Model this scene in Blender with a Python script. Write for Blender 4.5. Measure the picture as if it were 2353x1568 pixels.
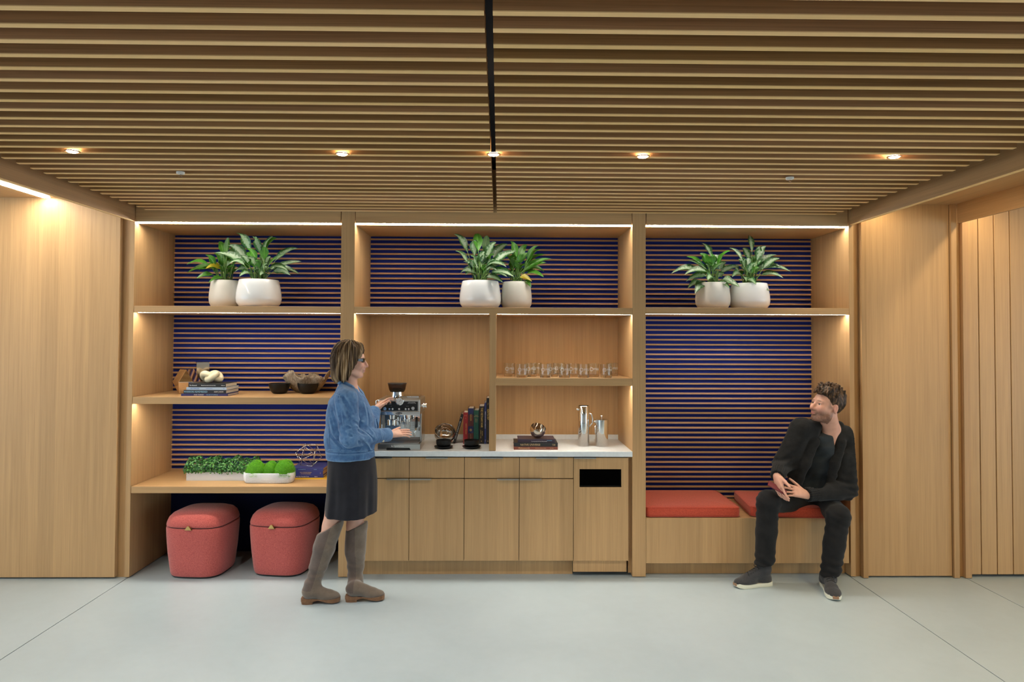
import bpy, bmesh, math, random
import numpy as np
from mathutils import Vector, Matrix, Euler

for _o in list(bpy.data.objects):
    bpy.data.objects.remove(_o, do_unlink=True)
scene = bpy.context.scene
COL = scene.collection
random.seed(7)
PI = math.pi
def R(a): return math.radians(a)

# ------------------------------------------------------------------ camera
IMG_W, IMG_H = 2353, 1568
F_PX, YAW, PITCH, ROLL, PCX, PCY = 1600.0, .0149, .0228, -.0041, 1171.66, 740.93
CAM = np.array([0, -4.9823, 1.70])
cam_data = bpy.data.cameras.new('camera')
cam_data.sensor_fit = 'HORIZONTAL'
cam_data.sensor_width = 36.0
cam_data.lens = F_PX / IMG_W * 36.0
cam_data.shift_x = (IMG_W / 2 - PCX) / IMG_W
cam_data.shift_y = (PCY - IMG_H / 2) / IMG_W
cam_data.clip_start = .05
cam = bpy.data.objects.new('camera', cam_data)
COL.objects.link(cam)
_m = Matrix.Rotation(-YAW, 4, 'Z') @ Matrix.Rotation(PI / 2 + PITCH, 4, 'X') @ Matrix.Rotation(-ROLL, 4, 'Z')
_m.translation = Vector(CAM)
cam.matrix_world = _m
scene.camera = cam

def _world_to_cam():
    c, s = math.cos(YAW), math.sin(YAW)
    A = np.array([[c, -s, 0], [s, c, 0], [0, 0, 1]])
    c, s = math.cos(PITCH), math.sin(PITCH)
    B = np.array([[1, 0, 0], [0, c, s], [0, -s, c]])
    return B @ A
_RC = _world_to_cam()
def _ray(u, v):
    a, b = u - PCX, v - PCY
    c, s = math.cos(ROLL), math.sin(ROLL)
    return _RC.T @ np.array([(c * a + s * b) / F_PX, 1, -(-s * a + c * b) / F_PX])
def at(u, v, Y):
    """place in the room, at depth Y, that the survey of the photograph gives for a pixel"""
    d = _ray(u, v); return Vector(CAM + (Y - CAM[1]) / d[1] * d)
def atz(u, v, Z):
    d = _ray(u, v); return Vector(CAM + (Z - CAM[2]) / d[2] * d)

# ------------------------------------------------------------------ colour management, world
vs = scene.view_settings
vs.view_transform = 'Standard'; vs.look = 'None'; vs.gamma = 1.0; vs.use_curve_mapping = False
vs.exposure = 0.0
scene.cycles.caustics_reflective = False
scene.cycles.caustics_refractive = False
scene.cycles.max_bounces = 12
scene.cycles.transparent_max_bounces = 40
scene.cycles.sample_clamp_indirect = 6.0

world = bpy.data.worlds.new('world'); scene.world = world
world.use_nodes = True
bg = world.node_tree.nodes['Background']
bg.inputs[0].default_value = (.69, .87, 1.0, 1)
bg.inputs[1].default_value = 3.9

# ------------------------------------------------------------------ materials
MATS = {}
class NT:
    """small node-tree writer"""
    def __init__(self, name):
        self.m = bpy.data.materials.new(name); self.m.use_nodes = True
        self.t = self.m.node_tree; self.bsdf = self.t.nodes['Principled BSDF']
    def n(self, kind, **kw):
        nd = self.t.nodes.new(kind)
        for k, v in kw.items():
            if k.startswith('i_'):
                key = k[2:]; key = int(key) if key.isdigit() else key.replace('_', ' ')
                nd.inputs[key].default_value = v
            else: setattr(nd, k, v)
        return nd
    def l(self, a, b): self.t.links.new(a, b)
    def math(self, op, a, b=None, c=None, clamp=False):
        nd = self.n('ShaderNodeMath', operation=op, use_clamp=clamp)
        for i, v in enumerate((a, b, c)):
            if v is None: continue
            if isinstance(v, (int, float)): nd.inputs[i].default_value = v
            else: self.l(v, nd.inputs[i])
        return nd.outputs[0]
    def ramp(self, fac, stops, interp='LINEAR'):
        nd = self.n('ShaderNodeValToRGB'); cr = nd.color_ramp; cr.interpolation = interp
        while len(cr.elements) < len(stops): cr.elements.new(.5)
        for e, (p, c) in zip(cr.elements, stops):
            e.position = p; e.color = (*c, 1) if len(c) == 3 else c
        self.l(fac, nd.inputs[0]); return nd.outputs[0]
    def mix(self, fac, a, b, blend='MIX'):
        nd = self.n('ShaderNodeMix', data_type='RGBA', blend_type=blend)
        for i, v in ((0, fac), (6, a), (7, b)):
            if isinstance(v, (int, float)): nd.inputs[i].default_value = v
            elif isinstance(v, (tuple, list)): nd.inputs[i].default_value = (*v, 1) if len(v) == 3 else v
            else: self.l(v, nd.inputs[i])
        return nd.outputs[2]
    def pos(self, scale=(1, 1, 1), obj=False, off=None):
        if obj: src = self.n('ShaderNodeTexCoord').outputs['Object']
        else: src = self.n('ShaderNodeNewGeometry').outputs['Position']
        mp = self.n('ShaderNodeMapping'); mp.inputs['Scale'].default_value = scale
        self.l(src, mp.inputs[0])
        if off is not None: self.l(off, mp.inputs['Location'])
        return mp.outputs[0]
    def noise(self, vec, scale=5, detail=4, rough=.5, dist=0):
        nd = self.n('ShaderNodeTexNoise'); nd.inputs['Scale'].default_value = scale
        nd.inputs['Detail'].default_value = detail; nd.inputs['Roughness'].default_value = rough
        nd.inputs['Distortion'].default_value = dist
        self.l(vec, nd.inputs['Vector']); return nd.outputs['Fac']
    def bump(self, h, strength=.2, dist=.002):
        b = self.n('ShaderNodeBump'); b.inputs['Strength'].default_value = strength
        b.inputs['Distance'].default_value = dist
        self.l(h, b.inputs['Height']); self.l(b.outputs[0], self.bsdf.inputs['Normal'])
    def base(self, c):
        if isinstance(c, tuple): self.bsdf.inputs['Base Color'].default_value = (*c, 1)
        else: self.l(c, self.bsdf.inputs['Base Color'])
    def set(self, rough=None, metal=None, spec=None, **kw):
        for k, v in (('Roughness', rough), ('Metallic', metal), ('Specular IOR Level', spec)):
            if v is not None: self.bsdf.inputs[k].default_value = v
        for k, v in kw.items(): self.bsdf.inputs[k.replace('_', ' ')].default_value = v

def srgb(r, g, b):
    f = lambda c: (c / 255 / 12.92) if c / 255 <= .04045 else ((c / 255 + .055) / 1.055) ** 2.4
    return (f(r), f(g), f(b))

def plain(name, color, rough=.5, metal=0., spec=.5, **kw):
    k = NT(name); k.base(color); k.set(rough, metal, spec, **kw); MATS[name] = k.m; return k.m

def wood(name, tone, axis='z', band=.115, band_amt=.10, grain=.22, rand=.0, rough=.42, dark=(.62, .5, .40), spec=.35):
    """rift-cut veneer: fine straight grain along one axis, leaf-matched bands, per-piece tone"""
    k = NT(name)
    fine = {'z': (260, 260, 3.0), 'x': (2.2, 260, 260), 'y': (260, 2.2, 260)}[axis]
    wide = {'z': (38, 38, .8), 'x': (.7, 38, 38), 'y': (38, .7, 38)}[axis]
    off = None
    oi = k.n('ShaderNodeObjectInfo')
    sc = k.n('ShaderNodeVectorMath', operation='SCALE'); sc.inputs[0].default_value = (37, 91, 53)
    k.l(oi.outputs['Random'], sc.inputs['Scale']); off = sc.outputs[0]
    g1 = k.noise(k.pos(fine, off=off), 1, 3, .6)
    g2 = k.noise(k.pos(wide, off=off), 1, 3, .55, .25)
    g = k.math('ADD', k.math('MULTIPLY', g1, .55), k.math('MULTIPLY', g2, .45))
    lo = tuple(t * (1 - grain) * (1 if i == 0 else (.97 if i == 1 else .92)) for i, t in enumerate(tone))
    hi = tuple(min(1, t * (1 + grain)) for t in tone)
    c = k.ramp(g, [(.30, lo), (.50, tone), (.72, hi)])
    if band:
        p = k.n('ShaderNodeSeparateXYZ'); k.l(k.n('ShaderNodeNewGeometry').outputs['Position'], p.inputs[0])
        s = k.math('ADD', p.outputs[0 if axis != 'x' else 2], k.math('MULTIPLY', p.outputs[1], .7))
        cell = k.math('FLOOR', k.math('DIVIDE', s, band))
        wn = k.n('ShaderNodeTexWhiteNoise', noise_dimensions='1D'); k.l(cell, wn.inputs['W'])
        amt = k.math('ADD', k.math('MULTIPLY', wn.outputs[0], 2 * band_amt), 1 - band_amt)
        cb = k.n('ShaderNodeCombineXYZ')
        for i in range(3): k.l(amt, cb.inputs[i])
        c = k.mix(1.0, c, cb.outputs[0], 'MULTIPLY')
    if rand:
        amt = k.math('ADD', k.math('MULTIPLY', oi.outputs['Random'], 2 * rand), 1 - rand)
        cb = k.n('ShaderNodeCombineXYZ')
        k.l(amt, cb.inputs[0]); k.l(amt, cb.inputs[1])
        k.l(k.math('MULTIPLY', amt, amt), cb.inputs[2])
        c = k.mix(1.0, c, cb.outputs[0], 'MULTIPLY')
    k.base(c); k.set(rough, 0, spec)
    k.bump(g1, .08, .001)
    MATS[name] = k.m; return k.m

WT = (.51, .312, .146)
wood('veneer_vertical', WT, 'z', .112, .075, .17)
wood('veneer_horizontal', WT, 'x', 0, 0, .20)
wood('veneer_depth', WT, 'y', 0, 0, .18)
wood('solid_trim', (.45, .265, .12), 'z', 0, 0, .22, .05)
wood('wall_slat_wood', (.50, .31, .18), 'x', 0, 0, .22, .14)
wood('ceiling_slat_wood', (.385, .190, .072), 'x', 0, 0, .34, .16, .55)  # slat faces, darkened: shade between the slats put into the colour
wood('lit_underside_wood', (.88, .585, .27), 'x', 0, 0, .12, .06, .5)  # same timber made paler, bounce light painted on slat and beam undersides
wood('beam_wood', (.40, .225, .10), 'y', 0, 0, .22, .05)

k = NT('concrete_floor')
a = k.noise(k.pos((1, 1, 1)), 1.3, 6, .6, .4); b = k.noise(k.pos((1, 1, 1)), 14, 5, .6)
c = k.ramp(k.math('ADD', k.math('MULTIPLY', a, .75), k.math('MULTIPLY', b, .25)),
           [(.3, (.375, .455, .505)), (.55, (.415, .50, .555)), (.8, (.45, .535, .585))])
sp = k.noise(k.pos((1, 1, 1)), 60, 2, .5)
c = k.mix(k.ramp(sp, [(.70, (0, 0, 0)), (.76, (.35, .35, .35))]), c, (.42, .42, .40))
k.base(c); k.l(k.math('ADD', k.math('MULTIPLY', a, .16), .26), k.bsdf.inputs['Roughness']); k.set(None, 0, .45)
MATS['concrete_floor'] = k.m
plain('joint_dark', (.10, .105, .11), .8)

def fabric(name, col, col2, scale=900, rough=.9, bump=.35, sheen=.3):
    k = NT(name)
    w = k.noise(k.pos((1, 1, 1)), scale, 2, .6)
    w2 = k.noise(k.pos((1, 1, 2.2)), scale * .35, 3, .6)
    c = k.mix(k.ramp(k.math('ADD', k.math('MULTIPLY', w, .35), k.math('MULTIPLY', w2, .65)), [(.36, (0, 0, 0)), (.62, (1, 1, 1))]), col2, col)
    k.base(c); k.set(rough, 0, .2); k.bsdf.inputs['Sheen Weight'].default_value = sheen
    k.bsdf.inputs['Sheen Roughness'].default_value = .5
    k.bump(w, bump, .001); MATS[name] = k.m; return k.m
fabric('coral_wool', (.60, .135, .115), (.34, .058, .056), 420)
fabric('red_wool', (.62, .095, .05), (.40, .05, .026), 420)
fabric('navy_felt', (.015, .030, .25), (.010, .020, .18), 500, .95, .2, .15)
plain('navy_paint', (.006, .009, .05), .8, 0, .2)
plain('plenum_black', (.012, .013, .02), .9)
k = NT('quartz_white'); a = k.noise(k.pos(), 40, 4, .6)
k.base(k.ramp(a, [(.35, (.80, .84, .86)), (.65, (.86, .90, .92))])); k.set(.25, 0, .5); MATS['quartz_white'] = k.m
plain('painted_wall', (.45, .45, .45), .8)
plain('black_void', (.004, .004, .004), .9)
plain('brushed_steel', (.62, .60, .57), .32, 1)
plain('satin_steel', (.70, .69, .67), .22, 1)
plain('chrome', (.86, .86, .86), .05, 1)
plain('pewter_mirror', (.62, .56, .50), .08, 1)
plain('copper_mirror', (.90, .76, .62), .07, 1)
plain('brass', (.62, .43, .16), .35, 1)
plain('black_ceramic', (.006, .0065, .0075), .38, 0, .28)
plain('black_plastic', (.012, .012, .013), .3)
plain('white_ceramic', (.83, .85, .87), .10, 0, .5)
plain('matte_ceramic', (.66, .65, .61), .45, 0, .4)
plain('white_planter', (.84, .87, .92), .5)
plain('white_print', (.85, .85, .85), .6)
plain('gold_print', (.80, .58, .16), .5)
plain('paper', (.62, .56, .46), .9)
plain('soil', (.02, .014, .01), .95)
plain('ivory', (.74, .66, .46), .5)
plain('lamp_trim', (.75, .72, .66), .4)

def emit(name, col, strength):
    k = NT(name); k.base((.8, .8, .8)); k.set(.5)
    k.bsdf.inputs['Emission Color'].default_value = (*col, 1)
    k.bsdf.inputs['Emission Strength'].default_value = strength
    MATS[name] = k.m; return k.m
emit('led_diffuser', (1.0, .935, .80), 80.0)
emit('linear_diffuser', (1.0, .80, .48), 38.0)
emit('downlight_lens', (1.0, .83, .58), 60.0)

# ------------------------------------------------------------------ mesh helpers
class MB:
    """collects shapes; build() links them as ONE mesh object"""
    def __init__(self): self.v = []; self.f = []; self.uv = None
    def add(self, vs, fs):
        o = len(self.v); self.v += [tuple(p) for p in vs]; self.f += [tuple(i + o for i in q) for q in fs]; return self
    def box(self, x0, x1, y0, y1, z0, z1, M=None):
        vs = [(x, y, z) for x in (x0, x1) for y in (y0, y1) for z in (z0, z1)]
        if M is not None: vs = [tuple(M @ Vector(p)) for p in vs]
        return self.add(vs, [(0, 1, 3, 2), (4, 6, 7, 5), (0, 4, 5, 1), (2, 3, 7, 6), (0, 2, 6, 4), (1, 5, 7, 3)])
    def rbox(self, x0, x1, y0, y1, z0, z1, r, seg=2, M=None):
        bm = bmesh.new(); bmesh.ops.create_cube(bm, size=1)
        for v in bm.verts:
            v.co = Vector(((x0 + x1) / 2 + v.co.x * (x1 - x0), (y0 + y1) / 2 + v.co.y * (y1 - y0), (z0 + z1) / 2 + v.co.z * (z1 - z0)))
        bmesh.ops.bevel(bm, geom=bm.edges[:], offset=r, segments=seg, profile=.5, affect='EDGES')
        vs = [(M @ v.co if M is not None else v.co.copy()) for v in bm.verts]; bm.verts.index_update()
        fs = [tuple(v.index for v in f.verts) for f in bm.faces]; bm.free()
        return self.add(vs, fs)
    def tube(self, pts, rad, n=8, cap=True):
        pts = [Vector(p) for p in pts]; m = len(pts)
        rads = rad if isinstance(rad, (list, tuple)) else [rad] * m
        vs = []; up = None
        for i, p in enumerate(pts):
            t = (pts[min(i + 1, m - 1)] - pts[max(i - 1, 0)]).normalized()
            if up is None: up = t.orthogonal().normalized()
            up = (up - t * up.dot(t)).normalized(); w = t.cross(up)
            for j in range(n):
                a = 2 * PI * j / n; vs.append(p + (up * math.cos(a) + w * math.sin(a)) * rads[i])
        fs = [(i * n + j, i * n + (j + 1) % n, (i + 1) * n + (j + 1) % n, (i + 1) * n + j) for i in range(m - 1) for j in range(n)]
        if cap: fs += [tuple(range(n))[::-1], tuple((m - 1) * n + j for j in range(n))]
        return self.add(vs, fs)
    def lathe(self, prof, n=32, M=None, c=(0, 0, 0)):
        """prof: (r, z) from bottom; r = 0 closes"""
        vs = []; rows = []
        for r, z in prof:
            if r < 1e-6: rows.append([len(vs)]); vs.append(Vector((c[0], c[1], c[2] + z)))
            else:
                rows.append(list(range(len(vs), len(vs) + n)))
                vs += [Vector((c[0] + r * math.cos(2 * PI * j / n), c[1] + r * math.sin(2 * PI * j / n), c[2] + z)) for j in range(n)]
        fs = []
        for A, B in zip(rows, rows[1:]):
            for j in range(n):
                q = (j + 1) % n
                if len(A) == 1 and len(B) == 1: continue
                if len(A) == 1: fs.append((A[0], B[q], B[j]))
                elif len(B) == 1: fs.append((A[j], A[q], B[0]))
                else: fs.append((A[j], A[q], B[q], B[j]))
        if M is not None: vs = [M @ p for p in vs]
        return self.add(vs, fs)
    def loft(self, rings, cap=True):
        n = len(rings[0]); vs = [p for r in rings for p in r]
        fs = [(i * n + j, i * n + (j + 1) % n, (i + 1) * n + (j + 1) % n, (i + 1) * n + j) for i in range(len(rings) - 1) for j in range(n)]
        if cap: fs += [tuple(range(n))[::-1], tuple((len(rings) - 1) * n + j for j in range(n))]
        return self.add(vs, fs)
    def prism(self, poly, y0, y1, M=None):
        """poly in (x, z), extruded along y"""
        n = len(poly); vs = [Vector((x, y0, z)) for x, z in poly] + [Vector((x, y1, z)) for x, z in poly]
        if M is not None: vs = [M @ p for p in vs]
        fs = [tuple(range(n)), tuple(range(2 * n - 1, n - 1, -1))] + [(j, j + n, (j + 1) % n + n, (j + 1) % n) for j in range(n)]
        return self.add(vs, fs)
    def mesh(self, name, mat, smooth=False, angle=None):
        me = bpy.data.meshes.new(name); me.from_pydata(self.v, [], self.f)
        bm = bmesh.new(); bm.from_mesh(me); bmesh.ops.recalc_face_normals(bm, faces=bm.faces[:]); bm.to_mesh(me); bm.free()
        if mat: me.materials.append(MATS[mat] if isinstance(mat, str) else mat)
        if smooth:
            me.shade_smooth()
            if angle:
                try: me.set_sharp_from_angle(angle=R(angle))
                except Exception: pass
        me.update(); return me
    def build(self, name, mat, parent=None, smooth=False, angle=None, loc=None):
        o = bpy.data.objects.new(name, self.mesh(name, mat, smooth, angle)); COL.objects.link(o)
        if parent is not None: o.parent = parent
        if loc is not None: o.location = loc
        return o

def tag(o, label=None, cat=None, group=None, kind=None):
    for k_, v_ in (('label', label), ('category', cat), ('group', group), ('kind', kind)):
        if v_: o[k_] = v_
    return o
def thing(name, label, cat, loc=(0, 0, 0), rz=0, group=None):
    o = bpy.data.objects.new(name, None); COL.objects.link(o); o.empty_display_size = .05
    o.location = loc; o.rotation_euler = (0, 0, rz); return tag(o, label, cat, group)
def link_copy(o, parent=None):
    c = o.copy(); COL.objects.link(c)
    if parent is not None: c.parent = parent
    return c
def mesh_obj(name, me, parent=None, loc=None):
    o = bpy.data.objects.new(name, me); COL.objects.link(o)
    if parent is not None: o.parent = parent
    if loc is not None: o.location = loc
    return o

def lettering(text, size, M, mat, parent, name='lettering', align='CENTER', depth=.0004, sx=1.0, bold=0.0):
    """flat printed text; M maps text plane (x right, y up, z out) into the parent's space"""
    cu = bpy.data.curves.new('text', 'FONT'); cu.body = text; cu.size = size; cu.align_x = align; cu.align_y = 'CENTER'
    cu.extrude = depth; cu.resolution_u = 2; cu.offset = bold
    t = bpy.data.objects.new('text', cu); COL.objects.link(t)
    dg = bpy.context.evaluated_depsgraph_get(); dg.update()
    me = bpy.data.meshes.new_from_object(t.evaluated_get(dg))
    bpy.data.objects.remove(t, do_unlink=True); bpy.data.curves.remove(cu)
    me.transform(M @ Matrix.Diagonal((sx, 1, 1, 1))); me.materials.clear(); me.materials.append(MATS[mat])
    return mesh_obj(name, me, parent)
# text planes: facing the viewer (-Y), reading left to right / reading downwards
FACE = Matrix(((1, 0, 0, 0), (0, 0, -1, 0), (0, 1, 0, 0), (0, 0, 0, 1)))
DOWN = FACE @ Matrix.Rotation(-PI / 2, 4, 'Z')
def T(x, y, z): return Matrix.Translation((x, y, z))
# ================================================================== the room
XA, XB, XC, XD, XE, XF = -2.600, -1.134, -1.038, .954, 1.049, 2.522   # edges of the bays
BACK = .614                                                              # back of the niches
ZL, ZS, ZSB = 2.512, 1.920, 1.872                                        # soffit, upper shelf top and bottom
DIV0, DIV1 = -.071, -.023
ZCEIL = 2.596

# floor: slabs cast between saw cuts
fl = MB().box(-9, 9, -13, 1.2, -.12, -.006).build('floor', 'joint_dark'); tag(fl, kind='structure')
cuts = [-9, -2.612, 2.521, 3.338, 9]
for x0, x1 in zip(cuts, cuts[1:]):
    for y0, y1 in ((-13, -6.2), (-6.2, 1.2)):
        MB().box(x0 + .003, x1 - .003, y0 + .003, y1 - .003, -.03, 0).build('slab', 'concrete_floor', fl)

# slatted timber ceiling with black void above
ce = MB().box(-2.615, 2.55, -9.5, .66, 3.0, 3.06).build('ceiling', 'plenum_black'); tag(ce, kind='structure')
PITCHS, SLAT_T, SLAT_H = .1082, .026, .095
meL = MB().box(-1.22, 1.22, -SLAT_T / 2, SLAT_T / 2, .003, SLAT_H).box(-1.22, 1.22, -SLAT_T / 2, SLAT_T / 2, 0, .003).mesh('slat', 'ceiling_slat_wood')   # underside in paler wood: bounce light put into its colour
meL.materials.append(MATS['lit_underside_wood'])
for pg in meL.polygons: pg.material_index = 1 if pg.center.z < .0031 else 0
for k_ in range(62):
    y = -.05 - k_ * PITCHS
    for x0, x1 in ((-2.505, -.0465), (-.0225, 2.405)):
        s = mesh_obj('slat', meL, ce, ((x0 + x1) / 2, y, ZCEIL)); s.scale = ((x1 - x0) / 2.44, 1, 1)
# hangers above the slats
for x in (-2.2, -1.2, -.35, .35, 1.2, 2.1):
    MB().box(x - .02, x + .02, -9.4, .0, ZCEIL + SLAT_H, ZCEIL + SLAT_H + .04).build('carrier_rail', 'plenum_black', ce)

# edge beams either side of the slats
tag(MB().box(XA - .022, XA, -9.5, -.002, 2.524, 2.99).build('trim_1', 'beam_wood'), kind='structure')
tag(MB().box(XF + .008, XF + .03, -9.5, -.002, 2.532, 2.99).build('trim_2', 'beam_wood'), kind='structure')
for nm, x0, x1, z in (('trim_12', XA - .022, XA, 2.520), ('trim_13', XF + .008, XF + .03, 2.528)):   # pale strips added: light on the beam undersides put into colour
    tag(MB().box(x0, x1, -9.5, -.002, z, z + .004).build(nm, 'lit_underside_wood'), kind='structure')
# lower side ceilings outside the beams
tag(MB().box(-9, XA - .03, -9.5, .66, 2.68, 2.74).build('ceiling', 'veneer_depth'), kind='structure')
tag(MB().box(XF + .04, 9, -9.5, .66, 2.68, 2.74).build('ceiling', 'veneer_depth'), kind='structure')
# black shadow gaps
tag(MB().box(XA - .03, XA - .022, -9.5, .5, 2.60, 3.0).build('trim_3', 'plenum_black'), kind='structure')
tag(MB().box(XF + .03, XF + .04, -9.5, .5, 2.60, 3.0).build('trim_4', 'plenum_black'), kind='structure')

# flanking veneered walls
wl = MB().box(-9, -2.692, -.02, .03, .012, 2.68).build('wall_left', 'veneer_vertical'); tag(wl, kind='structure')
tag(MB().box(-2.72, -2.62, .02, .05, .0, 2.68).build('trim_5', 'solid_trim'), kind='structure')
wr = MB().box(2.632, 3.245, -.01, .03, .012, 2.68).build('wall_right', 'veneer_vertical'); tag(wr, kind='structure')
tag(MB().box(2.55, 2.62, .02, .05, .0, 2.68).build('trim_6', 'solid_trim'), kind='structure')
tag(MB().box(2.597, 2.632, -.03, .03, .004, 2.68).build('trim_7', 'solid_trim'), kind='structure')
tag(MB().box(3.250, 3.288, -.03, .02, .004, 2.68).build('trim_8', 'solid_trim'), kind='structure')
tag(MB().box(3.288, 3.330, .0, .03, .004, 2.68).build('trim_9', 'solid_trim'), kind='structure')
tag(MB().box(3.328, 3.372, -.035, .02, .004, 2.68).build('trim_10', 'solid_trim'), kind='structure')
# boarded wall on the far right
wb = MB().box(3.30, 9, .03, .06, .02, 2.68).build('wall_right', 'solid_trim'); tag(wb, kind='structure')
meB = MB().rbox(-.0545, .0545, 0, .035, .02, 2.67, .002, 1).mesh('board', 'veneer_vertical')
for k_ in range(14):
    mesh_obj('board', meB, wb, (3.405 + k_ * .1155, -.005, 0))
# fascia over the boards
tag(MB().box(3.291, 3.311, -9.0, -.036, 2.540, 2.68).build('trim_11', 'beam_wood'), kind='structure')
# unseen wall opposite the joinery, added to keep light off the slat faces
tag(MB().box(-9, 9, -9.6, -9.5, 0, 3.0).build('wall_front', 'painted_wall'), kind='structure')
# rear wall behind the joinery
tag(MB().box(-9, 9, .66, .72, 0, 3.06).build('wall_back', 'navy_paint'), kind='structure')

# ================================================================== joinery
def upright(x0, x1, label, z1=2.99):
    o = MB().box(x0, x1, 0, .655, .006, z1).build('upright_panel', 'veneer_vertical'); return tag(o, label, 'panel')
upright(XA - .034, XA, 'oak end panel closing the shelving at the far left')
upright(XB, XC, 'oak upright between the blue left bay and the coffee counter')
upright(XD, XE, 'oak upright between the coffee counter and the cushioned bench')
upright(XF, XF + .034, 'oak end panel beside the seated man')

def fascia(x0, x1, label):
    o = thing('soffit_box', label, 'soffit', ((x0 + x1) / 2, 0, ZL))
    w = (x1 - x0) / 2 - .006
    MB().box(-w, w, 0, .022, .008, .40).build('front_board', 'veneer_horizontal', o)
    MB().box(-w - .004, w + .004, .046, BACK + .0, .0, .02).build('underside_board', 'veneer_horizontal', o)
    return o
fascia(XA, XB, 'oak soffit over the left planters')
fascia(XC, XD, 'wide oak soffit over the middle planters')
fascia(XE, XF, 'oak soffit over the right planters')

def led(x0, x1, z, label, y=.021, w=.020, drop=.005):
    """aluminium channel with a glowing diffuser on its underside"""
    o = thing('led_strip', label, 'light', ((x0 + x1) / 2, y, z), group='white linear lights in the shelving')
    h = (x1 - x0) / 2 - .005
    MB().box(-h, h, .002, w, .0, .004).build('channel', 'lamp_trim', o)
    MB().rbox(-h, h, .001, w, -drop, .0, .003, 2).build('diffuser', 'led_diffuser', o)
    return o
led(XA, XB, ZL + .010, 'glowing strip light under the left top soffit', .0235, .02, .008)
led(XC, XD, ZL + .010, 'long glowing strip light under the middle top soffit', .0235, .02, .008)
led(XE, XF, ZL + .010, 'glowing strip light under the right top soffit', .0235, .02, .008)

def shelf(x0, x1, z0, z1, label, y0=0., y1=BACK, name='shelf'):
    """shelf with a groove for the light behind its front edge"""
    o = thing(name, label, 'shelf', ((x0 + x1) / 2, 0, z0)); w = (x1 - x0) / 2 - .001; t = z1 - z0
    MB().rbox(-w, w, y0, .02, 0, t, .0012, 1).build('front_edge', 'veneer_horizontal', o)
    MB().box(-w, w, .043, y1, .0, t).box(-w, w, .02, .043, .012, t).build('board', 'veneer_horizontal', o)
    return o
shelf(XA + .002, XB, ZSB, ZS, 'upper oak shelf under the left planters')
shelf(XC, XD, ZSB, ZS, 'upper oak shelf under the middle planters')
shelf(XE, XF, ZSB + .006, ZS + .006, 'upper oak shelf under the right planters')
shelf(XA + .002, XB, 1.223, 1.272, 'oak shelf carrying the black bowls and stacked art books')
shelf(XA + .002, XB, .594, .641, 'low oak desk shelf above the two poufs', name='desk_shelf')
shelf(DIV1, XD, 1.361, 1.415, 'short oak shelf carrying the drinking glasses')
led(XA + .01, XB, ZSB + .005, 'strip light under the shelf of the left planters')
led(XC, DIV0, ZSB + .005, 'strip light above the coffee machine niche')
led(DIV1, XD, ZSB + .005, 'strip light above the drinking glasses')
led(XE, XF, ZSB + .011, 'strip light above the blue slats of the bench')
led(DIV1, XD, 1.366, 'strip light under the shelf of drinking glasses')
led(XA + .01, XB, 1.228, 'strip light under the shelf of the black bowls')

tag(MB().box(DIV0, DIV1, 0, BACK, .897, ZSB).build('divider_panel', 'veneer_vertical'), 'narrow oak divider between coffee machine and glasses', 'panel')
tag(MB().box(XC, DIV0, BACK, BACK + .02, .93, ZSB).build('back_panel', 'veneer_vertical'), 'oak back panel behind the coffee machine and standing books', 'panel')
tag(MB().box(DIV1, XD, BACK, BACK + .02, .93, ZSB).build('back_panel', 'veneer_vertical'), 'oak back panel behind the glasses and steel jugs', 'panel')

SP = .0392
def slat_panel(x0, x1, z0, z1, zfirst, label):
    o = thing('slatted_panel', label, 'wall panel', ((x0 + x1) / 2, BACK, z0))
    w = (x1 - x0) / 2
    MB().box(-w, w, .004, .04, 0, z1 - z0).build('felt_backing', 'navy_felt', o)
    me = MB().box(-w + .001, w - .001, -.014, .004, -.0066, .0066).mesh('slat', 'wall_slat_wood')
    z = zfirst
    while z > z0 + .006:
        if z < z1 - .006: mesh_obj('slat', me, o, (0, 0, z - z0))
        z -= SP
    return o
zt = at(500, 554.5, BACK).z
zu = at(1150, 552.5, BACK).z
zv = at(1650, 550.5, BACK).z
slat_panel(XA, XB, ZS, ZL, zt, 'blue felt panel with oak slats behind the left planters')
slat_panel(XC, XD, ZS, ZL, zu, 'wide blue felt panel with oak slats behind the middle planters')
slat_panel(XE, XF, ZS + .006, ZL, zv, 'blue felt panel with oak slats behind the right planters')
slat_panel(XA, XB, 1.272, ZSB, at(500, 738, BACK).z, 'blue slatted panel behind the driftwood bowl and art books')
slat_panel(XA, XB, .641, 1.223, at(500, 948, BACK).z, 'blue slatted panel behind the boxwood trough and wire ornament')
slat_panel(XE, XF, .42, ZSB + .006, at(1650, 733, BACK).z, 'tall blue slatted panel behind the seated man')
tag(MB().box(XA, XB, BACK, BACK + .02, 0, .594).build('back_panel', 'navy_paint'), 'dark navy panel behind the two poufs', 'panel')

# worktop
tag(MB().rbox(XC, XD, -.004, BACK, .855, .893, .002, 1).build('worktop', 'quartz_white'), 'white quartz worktop under the coffee machine and jugs', 'worktop')
tag(MB().box(XC, XD, BACK - .012, BACK, .893, .93).build('upstand', 'quartz_white'), 'low white upstand along the back of the worktop', 'upstand')

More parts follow.
